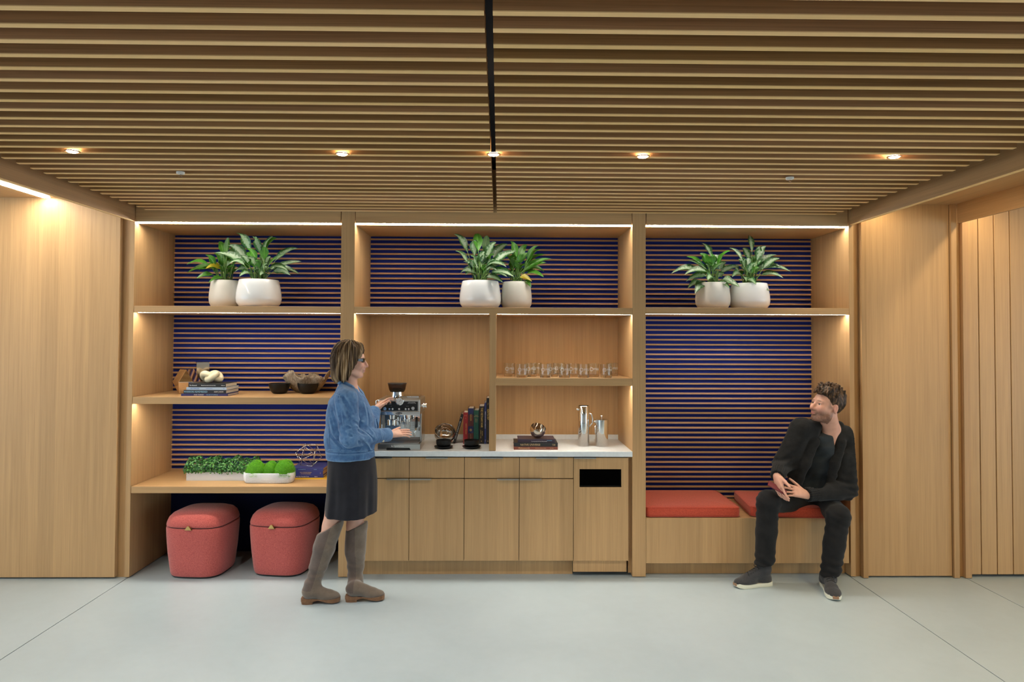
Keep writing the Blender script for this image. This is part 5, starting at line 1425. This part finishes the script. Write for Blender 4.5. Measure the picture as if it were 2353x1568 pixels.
# arm creases, armpit, waist gathers, back pleat (u0, v0, u1, v1, width, depth)
folds([(800, 985, 845, 1000, .010, .010), (798, 995, 838, 1012, .009, -.007), (815, 972, 842, 990, .009, .009), (812, 960, 838, 972, .010, -.006), (806, 1003, 830, 1022, .009, .009),
       (822, 985, 858, 996, .008, .008), (838, 992, 862, 1014, .008, .007), (850, 985, 866, 1010, .007, -.005), (788, 915, 806, 945, .012, .007), (786, 930, 800, 965, .012, -.006),
       (765, 950, 776, 985, .012, .008), (772, 935, 781, 970, .010, -.007), (768, 985, 785, 1010, .012, .009), (762, 1005, 782, 1028, .010, .008), (758, 965, 766, 1000, .010, -.006), (775, 1015, 800, 1030, .010, .007),
       (800, 1022, 828, 1034, .009, .007), (835, 1018, 850, 1035, .009, .008), (845, 1020, 858, 1040, .009, -.006), (770, 905, 790, 912, .012, .006), (845, 940, 852, 975, .010, .008), (838, 930, 845, 960, .009, -.006), (850, 975, 858, 1000, .009, .008)])
J.wrinkle(lambda X, Y, Z: .0055 * (vnoise(X * 24, Y * 24, Z * 24) - .5) + .0030 * np.abs(vnoise(X * 42 + 9, Y * 42, Z * 30) - .5))
# open bottom, cuff ends, neck opening
J.plane_cut(wp(808, 1056, WY), (0.02, 0, -1), .003)
for el, wr in ((elN, wrN), (elF, wrF)):
    d_ = (wr - el) / np.linalg.norm(wr - el); J.plane_cut(wr + d_ * .006, d_, .002, (wr - .09, wr + .09))
J.plane_cut(wp(800, 886, WY), (.42, 0, 1), .008)
J.cone(neck + np.array((-.01, 0, .10)), neck + np.array((.012, 0, -.05)), .062, .058, .006, None, True)
# turned-down collar
for q in (-1, 1):
    c0 = neck + np.array((-.070, 0, .022)); c1 = neck + np.array((-.035, q * .066, .012)); c2 = neck + np.array((.040, q * .062, -.030)); c3 = neck + np.array((.092, q * .046, -.082))
    J.cone(c0, c1, .016, .016, .003, ((0, 0, 1), 1.6)); J.cone(c1, c2, .015, .014, .003, ((0, 0, 1), 1.7)); J.cone(c2, c3, .014, .007, .003, ((0, 0, 1), 1.5))
zb1 = wp(808, 1036, WY)[2]
J.wrinkle(lambda X, Y, Z: .0045 * np.exp(-((Z - zb1) / .004) ** 2) + 0 * X)
jk = J.build('denim_jacket', 'denim', wo, 0); jk.location = wo_inv
# stitched seams
def surf_line(pts_uv, y0, F_, r_, name, mat, parent):
    """lays a cord on the near side of a sculpted garment"""
    out = []
    for u, v in pts_uv:
        last = None
        for y in np.arange(y0, y0 + .5, .003):
            q = V3(at(u, v, y)); i = np.round((q - F_.lo) / F_.h).astype(int)
            if (i >= 0).all() and (i < F_.n).all() and F_.F[tuple(i)] < .0015: last = q; break
        if last is not None: out.append(Vector(last + wo_inv if parent is wo else last))
    if len(out) > 1: MB().tube(out, r_, 5).build(name, mat, parent, True)
surf_line([(755 + .35 * i, 938 + 7 * i) for i in range(14)], -.72, J, .0018, 'side_seam', 'denim_seam', wo)
surf_line([(781 + .7 * i, 912 + 5 * i) for i in range(16)], -.72, J, .0018, 'armhole_seam', 'denim_seam', wo)
surf_line([(757 + 4 * i, 1037 + .18 * i) for i in range(26)], -.72, J, .0018, 'waistband_seam', 'denim_seam', wo)
surf_line([(757 + 3 * i, 904 + 1.1 * i) for i in range(10)], -.72, J, .0018, 'yoke_seam', 'denim_seam', wo)
surf_line([(876.5 + .5 * i, 989 + 2.6 * i) for i in range(12)], -.72, J, .0020, 'cuff_seam', 'denim_seam', wo)
for (u, v) in ((882.5, 1016), (866.5, 1050)):
    for y in np.arange(-.72, -.2, .003):
        q = V3(at(u, v, y)); i = np.round((q - J.lo) / J.h).astype(int)
        if (i >= 0).all() and (i < J.n).all() and J.F[tuple(i)] < .001:
            MB().lathe([(0, 0), (.0085, 0), (.0085, .003), (.004, .004), (0, .004)], 16, Matrix.Translation(Vector(q + wo_inv)) @ RX).build('button', 'button_metal', wo, True); break

# skirt
K = Field((-1.34, -.60, .52), (-.72, -.12, 1.0), .0048)
ky = WY
def ring_at(u0, u1, v, yr): a_, b_ = wp(u0, v, ky), wp(u1, v, ky); return (a_ + b_) / 2, (b_[0] - a_[0]) / 2, yr
rows_ = [(757, 862, 1045, .150), (756, 866, 1075, .165), (755, 868, 1105, .172), (754, 868, 1140, .178), (751, 868, 1170, .182), (750, 867, 1200, .185)]
RW = [ring_at(*r_) for r_ in rows_]
zs_ = np.array([r_[0][2] for r_ in RW])[::-1]; xs_ = np.array([r_[0][0] for r_ in RW])[::-1]; ax_ = np.array([r_[1] for r_ in RW])[::-1]; ay_ = np.array([r_[2] for r_ in RW])[::-1]
sl, X, Y, Z = K.win(K.lo, K.lo + K.h * K.n)
cx_ = np.interp(Z, zs_, xs_); rx_ = np.interp(Z, zs_, ax_); ry_ = np.interp(Z, zs_, ay_)
ang = np.arctan2((Y - ky) / ry_, (X - cx_) / rx_); low = sstep(.98, .58, Z)
rr_ = 1 + low * (.035 * np.sin(5 * ang + 1.0) + .022 * np.sin(9 * ang + 6 * Z) + .012 * np.sin(17 * ang + 2))
d_ = (np.sqrt(((X - cx_) / rx_) ** 2 + ((Y - ky) / ry_) ** 2) - rr_) * np.minimum(rx_, ry_) * .9
K.F = d_.astype(np.float32)
hem = zs_.min() + .014 + .004 * np.sin(6 * ang)
hem_z = wp(806, 1200, ky - .17)[2]; hemf = hem_z + np.maximum(0, (Y - ky + .17)) * .10
K.F = np.maximum(K.F, hemf - Z); K.F = np.maximum(K.F, Z - .985)
inn = (np.sqrt(((X - cx_) / (rx_ - .012)) ** 2 + ((Y - ky) / (ry_ - .012)) ** 2) - rr_) * np.minimum(rx_, ry_) * .9
K.F = np.where(Z < hemf + .10, np.maximum(K.F, -inn), K.F).astype(np.float32)
sk = K.build('skirt', 'skirt_black', wo, 1); sk.location = wo_inv

# tall boots
def boot(knee, ank, toe_u, heel_u, vs, y, name_off, tag_tops):
    heel = V3(atz(heel_u, vs, 0)); toe = V3(atz(toe_u, vs - 3, 0)); heel[2] = 0; toe[2] = 0
    fx = toe - heel; fl = np.linalg.norm(fx); fx /= fl; sd = np.cross((0, 0, 1), fx)
    B = Field(np.minimum(np.minimum(knee, ank), np.minimum(heel, toe)) - np.array((.12, .12, .0)), np.maximum(np.maximum(knee, ank), np.maximum(heel, toe)) + .12, .0042)
    top = knee + (ank - knee) * .02
    c1 = ank + (knee - ank) * .62
    B.cone(top + np.array((.012, 0, .03)), c1, .070, .067, .01); B.cone(c1, ank, .066, .047, .02)
    a0 = heel + fx * .055; B.cone(ank, a0 + np.array((0, 0, .075)), .048, .047, .02)
    B.ell(a0 + np.array((0, 0, .072)), (.052, .040, .040), .02, np.stack([fx, sd, (0, 0, 1)], 1))
    B.cone(a0 + fx * .03 + np.array((0, 0, .075)), heel + fx * (fl - .085) + np.array((0, 0, .048)), .043, .036, .02)
    B.ell(heel + fx * (fl - .075) + np.array((0, 0, .040)), (.072, .043, .030), .02, np.stack([fx, sd, (0, 0, 1)], 1))
    # V-shaped top line, higher at the front of the knee
    tn = np.array((-.62, 0, 1.0)) if tag_tops else np.array((-.45, 0, 1.0))
    B.plane_cut(knee + np.array((0, 0, -.002 if tag_tops else .004)), tn, .002)
    B.cone(knee + np.array((-.0, 0, .12)), knee + (ank - knee) * .03, .055, .052, .002, None, True)
    B.wrinkle(lambda X, Y, Z:   .0022 * np.sin(105 * Z + 18 * X + 4 * vnoise(X * 15, Y * 15, Z * 15)) * (sstep(.10, .04, np.abs(Z - .17))) + .007 * (vnoise(X * 18, Y * 18, Z * 22) - .5))
    B.wrinkle(lambda X, Y, Z: np.where(Z < .026, .02, 0) + 0 * X)
    mid = (knee + ank) / 2; ln = (ank - knee) / np.linalg.norm(ank - knee)
    def pk(Cn):
        q = Cn - ank; t = q @ (-ln); off = q - np.outer(t, -ln); return np.where((off[:, 0] < .012) & (Cn[:, 2] > ank[2] - .025), 1, 0)
    b_ = B.build('boot', 'suede_boot', wo, 1, None, ['suede_boot', 'boot_leather'], pk); b_.location = wo_inv
    prof = []
    def so(t, w, z): return heel + fx * t * fl + np.array((0, 0, z)), w
    ringb = []; ringt = []
    outline = [(0.0, .020), (.03, .034), (.15, .040), (.30, .037), (.45, .033), (.65, .042), (.82, .044), (.93, .034), (.985, .018)]
    left = [(t, w) for t, w in outline]; pts = [(t, w) for t, w in left] + [(t, -w) for t, w in left[::-1]]
    def zlo(t): return .016 * sstep(.30, .42, np.array(t)) * (1 - sstep(.5, .72, np.array(t)) * .85) + (.004 if t > .9 else 0)
    rt_ = [Vector(heel + fx * t * fl + sd * w + np.array((0, 0, .030 + (.006 if t < .4 else 0) + .004 * (t > .9)))) + Vector(wo_inv) for t, w in pts]
    rb_ = [Vector(heel + fx * t * fl + sd * w + np.array((0, 0, .016 + float(zlo(t)) * .5 - .010 * sstep(.5, .75, np.array(t))))) + Vector(wo_inv) for t, w in pts]
    MB().loft([rb_, rt_]).build('sole', 'heel_wood', b_ if False else wo)
    hp__ = [(t, w) for t, w in pts if t <= .31]
    MB().loft([[Vector(heel + fx * (t * fl * (.96) + .004) + sd * w * .94 + np.array((0, 0, 0))) + Vector(wo_inv) for t, w in hp__], [Vector(heel + fx * t * fl + sd * w + np.array((0, 0, .034))) + Vector(wo_inv) for t, w in hp__]]).build('heel', 'heel_wood', wo)
boot(kneeB, ankB, 788, 698, 1390, WY - .085, 0, True)
boot(kneeF, ankF, 890, 799, 1384, WY + .01, 1, False)
# ================================================================== the seated man
mo = thing('person', 'seated man in black cardigan, grey tee and black trousers, holding a phone', 'person', (at(1875, 1180, .2).x, .2, 0))
mo_inv = -np.array(mo.location)
mh_c = wp(1902, 928, -.09); mh_R = rot_to(R(180 + 13), R(10), R(-4)); ms = 1.03
m_neck = wp(1911, 982, -.02); m_chest = wp(1893, 1045, .06); m_belly = wp(1880, 1105, .13); m_hip = wp(1873, 1136, .22)
sR = wp(1845, 982, -.02); eR = wp(1801, 1062, -.03); wR_ = wp(1789, 1090, -.17)        # his right arm, left in the picture
sL = wp(1945, 1003, .02); eL = wp(1950, 1118, -.06); wL_ = wp(1858, 1132, -.19)
hR = wp(1850, 1142, .20); kR = wp(1768, 1148, -.15); aR = wp(1761, 1302, -.17)
hL_ = wp(1902, 1146, .20); kL = wp(1930, 1180, -.22); aL = wp(1911, 1325, -.25)
M_ = Field((1.60, -.58, .0), (2.50, .50, 1.42), .0044)
mP = sculpt_head(M_, mh_c, mh_R, ms, True)
M_.cone(mh_c + mh_R @ np.array((-.025, 0, -.065)), m_neck, .058, .062, .02); M_.cone(m_neck, m_neck + np.array((-.01, .02, -.07)), .064, .085, .02)
M_.ell(m_chest, (.135, .10, .15), .05); M_.ell(m_belly, (.135, .11, .12), .05); M_.ell(m_hip, (.145, .12, .09), .04)
for a_, b_, c_ in ((sR, eR, wR_), (sL, eL, wL_)): M_.cone(a_, b_, .046, .034, .02); M_.cone(b_, c_, .034, .028, .012)
for a_, b_, c_ in ((hR, kR, aR), (hL_, kL, aL)): M_.cone(a_, b_, .072, .050, .03); M_.cone(b_, c_, .046, .028, .015)
# his left hand: back to the viewer, fingers pointing left over the phone
fL = wp(1785, 1112, -.23) - wL_
hand(M_, wL_ + fL * .04, fL, (.15, -.80, .55), (.1, .2, .95), 1.04, (.10, .22, .30, .36), (.75, .15), .30, .029)
# his right hand: cupped under the phone, seen from its thumb side
fR = wp(1797, 1133, -.25) - wR_
hand(M_, wR_ + fR * .02, fR, (-.75, -.45, -.25), (.35, -.75, .35), 1.02, (.25, .35, .45, .55), (.70, .25), .12, .029)
mb_ = M_.build('body', 'skin', mo, 1, lambda V: face_tint(V, mh_c, mh_R, ms, SKIN_M, True)); mb_.location = mo_inv
add_eyes(mb_, mP, mh_R, ms)
# phone between the hands
ph = wp(1789, 1117, -.225)
phb = MB().rbox(-.034, .034, -.0045, .0045, -.066, .066, .004, 2); pho = phb.build('phone', 'phone_red'); tag(pho, 'dark red phone held in both hands of the seated man', 'phone')
ax_p = Vector(wp(1806, 1125, -.235) - wp(1773, 1107, -.21)).normalized()
pho.rotation_euler = (Matrix.Rotation(R(20), 3, ax_p) @ ax_p.to_track_quat('Z', 'Y').to_matrix()).to_euler(); pho.location = Vector(ph)

# hair
G = Field(mh_c - .20, mh_c + .20, .0036)
GP_ = lambda x, y, z: mh_c + mh_R @ (np.array((x, y, z)) * ms)
G.ell(GP_(-.014, 0, .036), np.array((.104, .0815, .093)) * ms, .0, mh_R)                   # clipped sides and back
ctr_ = lambda p: GP_(*p)
G.plane_cut(GP_(.040, 0, .03), mh_R @ np.array((1, 0, -.35)), .004); G.plane_cut(GP_(0, 0, -.022), mh_R @ np.array((.75, 0, -1)), .006)
for q in (-1, 1): G.ell(GP_(-.004, q * .086, -.008), np.array((.025, .022, .036)) * ms, .003, mh_R, True)
G.ell(GP_(-.018, 0, .070), np.array((.098, .078, .074)) * ms, .01, mh_R)
G.ell(GP_(-.075, 0, .050), np.array((.040, .068, .055)) * ms, .02, mh_R)
rg_ = random.Random(9)
for i in range(120):
    a = rg_.uniform(0, 2 * PI); r_ = math.sqrt(rg_.random()); x = -.014 + .096 * r_ * math.cos(a); y = .070 * r_ * math.sin(a)
    zz = .070 + .074 * math.sqrt(max(0, 1 - r_ * r_ * .94)) + rg_.uniform(-.004, .010); fw = .010 * (x + .09) / .18
    b0_ = GP_(x, y, zz - .012); b1_ = GP_(x + rg_.uniform(-.014, .022), y + rg_.uniform(-.018, .018), zz + rg_.uniform(.0, .012) + fw)
    G.cone(b0_, b1_, .015 * ms, .008 * ms, .004)
for i in range(16):      # fringe swept over the forehead
    y = -.060 + .120 * i / 15; G.cone(GP_(.058 - abs(y) * .25, y, .118), GP_(.100 - abs(y) * .50 + rg_.uniform(-.004, .008), y + rg_.uniform(-.01, .01), .086 + rg_.uniform(-.008, .012)), .017 * ms, .009 * ms, .005)
G.ell(GP_(.112, 0, .0), np.array((.060, .095, .070)) * ms, .006, mh_R, True)
G.wrinkle(lambda X, Y, Z: .0045 * (vnoise(X * 85, Y * 85, Z * 85) - .5))
mhair = G.build('hair', 'hair_brown', mo, 0, hair_tint(mh_c, mh_R, 12, 40., 4.)); mhair.location = mo_inv

def crease(pt, dir_, n, amp, L0, rad):
    """radiating folds round a bent joint"""
    def fn(X, Y, Z):
        d2 = (X - pt[0]) ** 2 + (Y - pt[1]) ** 2 + (Z - pt[2]) ** 2
        s_ = (X - pt[0]) * dir_[0] + (Y - pt[1]) * dir_[1] + (Z - pt[2]) * dir_[2]; return amp * np.sin(s_ * n + 3 * vnoise(X * 14, Y * 14, Z * 14)) * np.exp(-d2 / rad ** 2)
    return fn
# tee shirt
Tt = Field((1.70, -.16, .50), (2.36, .40, 1.30), .005)
Tt.ell(m_chest, (.158, .122, .17), .05); Tt.ell(m_belly, (.160, .135, .13), .05); Tt.ell(m_hip + np.array((0, 0, .02)), (.165, .14, .10), .05)
Tt.cone(sR + np.array((.02, 0, 0)), sL + np.array((-.02, 0, 0)), .075, .075, .04)
Tt.cone(m_neck + np.array((-.005, .005, -.012)), m_neck + np.array((-.012, .02, -.10)), .074, .115, .04)
Tt.plane_cut(m_neck + np.array((0, 0, .004)), (-.15, -.55, 1), .004)
Tt.cone(m_neck + np.array((-.008, -.03, .06)), m_neck + np.array((-.012, -.08, -.028)), .050, .020, .006, None, True)
Tt.wrinkle(lambda X, Y, Z: .0055 * np.sin(70 * Z - 38 * X + 4 * vnoise(X * 9, Y * 9, Z * 9)) * sstep(1.05, .80, Z) + .005 * (vnoise(X * 16, Y * 16, Z * 16) - .5))
tt = Tt.build('tee_shirt', 'tee_grey', mo, 1); tt.location = mo_inv

# cardigan, open at the front
Cg = Field((1.60, -.32, .46), (2.52, .46, 1.34), .0048)
Cg.ell(m_chest + np.array((0, .015, 0)), (.188, .140, .19), .05); Cg.ell(m_belly + np.array((0, .02, 0)), (.192, .152, .15), .05); Cg.ell(m_hip + np.array((.01, .03, .03)), (.20, .150, .115), .05)
Cg.cone(sR, sL, .082, .082, .04); Cg.cone(m_neck + np.array((-.075, .035, -.05)), m_neck + np.array((.075, .035, -.05)), .066, .066, .05); Cg.cone(m_neck + np.array((.035, .035, -.015)), sL + np.array((0, 0, .01)), .058, .078, .03)
for a_, b_, c_, r0, r1, r2 in ((sR, eR, wR_, .084, .068, .046), (sL, eL, wL_, .086, .072, .048)):
    Cg.cone(a_, b_, r0, r1, .02); Cg.cone(b_, c_, r1, r2, .02); d_ = (c_ - b_) / np.linalg.norm(c_ - b_)
    Cg.cone(c_ - d_ * .075, c_, .047, .044, .003)
# hanging left front edge
Cg.cone(wp(1838, 1010, -.06), wp(1826, 1120, -.03), .040, .050, .03); Cg.cone(wp(1940, 1040, -.06), wp(1925, 1125, -.05), .040, .050, .03)
front = np.array((-.28, -.96, 0.))
for (u0, v0, u1, v1, r0, r1) in ((1905, 985, 1895, 1030, .052, .060), (1895, 1030, 1878, 1090, .062, .070), (1878, 1090, 1862, 1135, .070, .074)):
    for dy in (-.02, -.08, -.14): Cg.cone(wp(u0, v0, .02 + dy), wp(u1, v1, .03 + dy), r0, r1, .008, None, True)
Cg.cone(m_neck + np.array((-.012, -.01, .12)), m_neck + np.array((-.012, .0, -.03)), .066, .064, .006, None, True)
for b_, c_ in ((eR, wR_), (eL, wL_)):
    d_ = (c_ - b_) / np.linalg.norm(c_ - b_); Cg.plane_cut(c_ + d_ * .004, d_, .002, (c_ - .09, c_ + .09))
# shawl collar: thick rolled edge from the nape down both fronts
nb = m_neck
for q, pts in ((-1, [nb + np.array((.010, .075, .052)), nb + np.array((-.070, .026, .016)), wp(1873, 1012, -.085), wp(1853, 1060, -.105), wp(1834, 1115, -.09)]), (1, [nb + np.array((.010, .075, .052)), nb + np.array((.072, .026, .022)), wp(1934, 1015, -.085), wp(1921, 1060, -.105), wp(1908, 1118, -.09)])):
    for i in range(4): Cg.cone(pts[i], pts[i + 1], .034 if i else .026, .036 if i < 3 else .026, .008, ((-.28, -.96, .1), .55) if i else None)
Cg.wrinkle(lambda X, Y, Z: .006 * (vnoise(X * 17, Y * 17, Z * 17) - .5) + .0014 * np.sin(620 * Z) * 0)
Cg.wrinkle(crease(eL + np.array((0, -.03, .0)), np.array((.2, 0, .98)), 120, .008, 0, .11)); Cg.wrinkle(crease(eR + np.array((.0, -.03, .0)), np.array((-.3, 0, .95)), 120, .007, 0, .10))
def rib(c_, b_, n):
    d_ = (c_ - b_) / np.linalg.norm(c_ - b_); s1 = np.cross(d_, (0, 0, 1)); s1 /= np.linalg.norm(s1); s2 = np.cross(d_, s1)
    def fn(X, Y, Z):
        px, py_, pz = X - c_[0], Y - c_[1], Z - c_[2]; t = px * d_[0] + py_ * d_[1] + pz * d_[2]; a = np.arctan2(px * s1[0] + py_ * s1[1] + pz * s1[2], px * s2[0] + py_ * s2[1] + pz * s2[2])
        r2 = px ** 2 + py_ ** 2 + pz ** 2; return .0032 * np.sin(a * n) * (t > -.068) * (t < .01) * (r2 < .0100)
    return fn
Cg.wrinkle(rib(wL_, eL, 20), wL_ - .12, wL_ + .12); Cg.wrinkle(rib(wR_, eR, 20), wR_ - .12, wR_ + .12)
cg = Cg.build('cardigan', 'cardigan', mo, 0); cg.location = mo_inv

# trousers
Pn = Field((1.60, -.42, .05), (2.40, .44, .74), .005)
Pn.ell(m_hip + np.array((0, 0, -.01)), (.170, .145, .085), .04); Pn.ell(m_hip + np.array((0, -.06, -.0)), (.145, .11, .07), .04)
for a_, b_, c_ in ((hR, kR, aR), (hL_, kL, aL)):
    Pn.cone(a_, b_, .096, .075, .035); mid = b_ + (c_ - b_) * .45
    Pn.cone(b_, mid, .074, .070, .02); Pn.cone(mid, c_, .070, .064, .02)
    Pn.ell(b_ + np.array((0, -.02, .0)), (.062, .055, .062), .03)
Pn.wrinkle(lambda X, Y, Z: .0055 * np.sin(115 * Z + 30 * X + 4 * vnoise(X * 12, Y * 12, Z * 12)) * sstep(.11, .0, np.abs(Z - .16)) + .0045 * (vnoise(X * 16, Y * 16, Z * 18) - .5))
for b_ in (kR, kL): Pn.wrinkle(crease(b_ + np.array((.0, .03, -.05)), np.array((.45, 0, .9)), 130, .006, 0, .10))
for c_, n_ in ((aR, (.10, 0, -1)), (aL, (.18, .1, -1))): Pn.plane_cut(c_ + np.array((0, 0, .028)), n_, .002, (c_ - .18, c_ + np.array((.18, .18, .08))))
pn = Pn.build('trousers', 'jeans_black', mo, 1); pn.location = mo_inv

def sneaker(heel, toe, ank):
    fx = toe - heel; fl = np.linalg.norm(fx); fx /= fl; up = np.array((0, 0, 1.)); sd = np.cross(up, fx); Rf = np.stack([fx, sd, up], 1)
    S = Field(np.minimum(np.minimum(heel, toe), ank) - np.array((.09, .09, .0)), np.maximum(np.maximum(heel, toe), ank) + np.array((.09, .09, .06)), .0042)
    a0 = heel + fx * .060
    S.cone(ank + np.array((0, 0, .07)), ank, .043, .043, .01); S.cone(ank, a0 + up * .085, .043, .042, .02); S.ell(a0 + up * .055, (.060, .041, .050), .02, Rf)
    S.cone(a0 + fx * .035 + up * .088, heel + fx * fl * .66 + up * .055, .037, .036, .02); S.ell(heel + fx * (fl - .084) + up * .033, (.090, .050, .038), .02, Rf)
    S.ell(heel + fx * .052 + up * .038, (.056, .043, .042), .015, Rf)
    S.wrinkle(lambda X, Y, Z: .003 * (vnoise(X * 40, Y * 40, Z * 40) - .5) + np.where(Z < .026, .03, 0))
    lim = ank[2] - .035
    b_ = S.build('shoe', 'knit_shoe', mo, 1, None, ['knit_shoe', 'sock'], lambda C_: np.where(C_[:, 2] > lim, 1, 0)); b_.location = mo_inv
    outline = [(-.01, .018), (.02, .034), (.15, .040), (.35, .036), (.50, .038), (.70, .048), (.84, .047), (.94, .036), (1.0, .016)]
    pts = outline + [(t, -w) for t, w in outline[::-1]]
    def rg2(z, s_=1., toe_up=0.): return [Vector(heel + fx * (t * fl) + sd * w * s_ + up * (z(t) if callable(z) else z)) + Vector(mo_inv) for t, w in pts]
    sole = MB().loft([rg2(lambda t: .000 + .012 * max(0, (t - .8) / .2) ** 2, .93), rg2(lambda t: .010 + .010 * max(0, (t - .8) / .2), 1.03), rg2(lambda t: .030 - .004 * math.sin(t * PI) + .006 * max(0, (t - .8) / .2), 1.0)]).build('sole', 'sole_white', mo, True, 40)
    tp = MB().rbox(-.008, .010, -.019, .019, -.009, .012, .004, 2, Matrix.Translation(Vector(heel + fx * (fl - .004) + up * .024 + mo_inv)) @ Matrix(Rf.tolist()).to_4x4()).build('toe_bumper', 'sole_tan', mo)
    # laces
    for i in range(5):
        c0 = heel + fx * fl * (.37 + .065 * i) + up * (.1285 - .0082 * i); w_ = .026
        MB().tube([Vector(c0 - sd * w_ - up * .010 + mo_inv), Vector(c0 + fx * .004 + up * .004 + mo_inv), Vector(c0 + sd * w_ + fx * .012 - up * .010 + mo_inv)], .0026, 6).build('lace', 'black_plastic', mo, True)
    c0 = heel + fx * fl * .36 + up * .131
    for q in (-1, 1):
        MB().tube([Vector(c0 + mo_inv), Vector(c0 + sd * q * .022 + up * .014 + mo_inv), Vector(c0 + sd * q * .036 + fx * .006 + mo_inv), Vector(c0 + sd * q * .018 + fx * .010 - up * .004 + mo_inv), Vector(c0 + mo_inv)], .0024, 6).build('lace', 'black_plastic', mo, True)
h0 = V3(atz(1775, 1339, 0)); t0 = V3(atz(1694, 1347, 0)); sneaker(h0, t0, aR + np.array((0, 0, .0)))
h0 = V3(atz(1899, 1336, 0)); t0 = V3(atz(1926, 1377, 0)); sneaker(h0, t0, aL + np.array((0, 0, .0)))
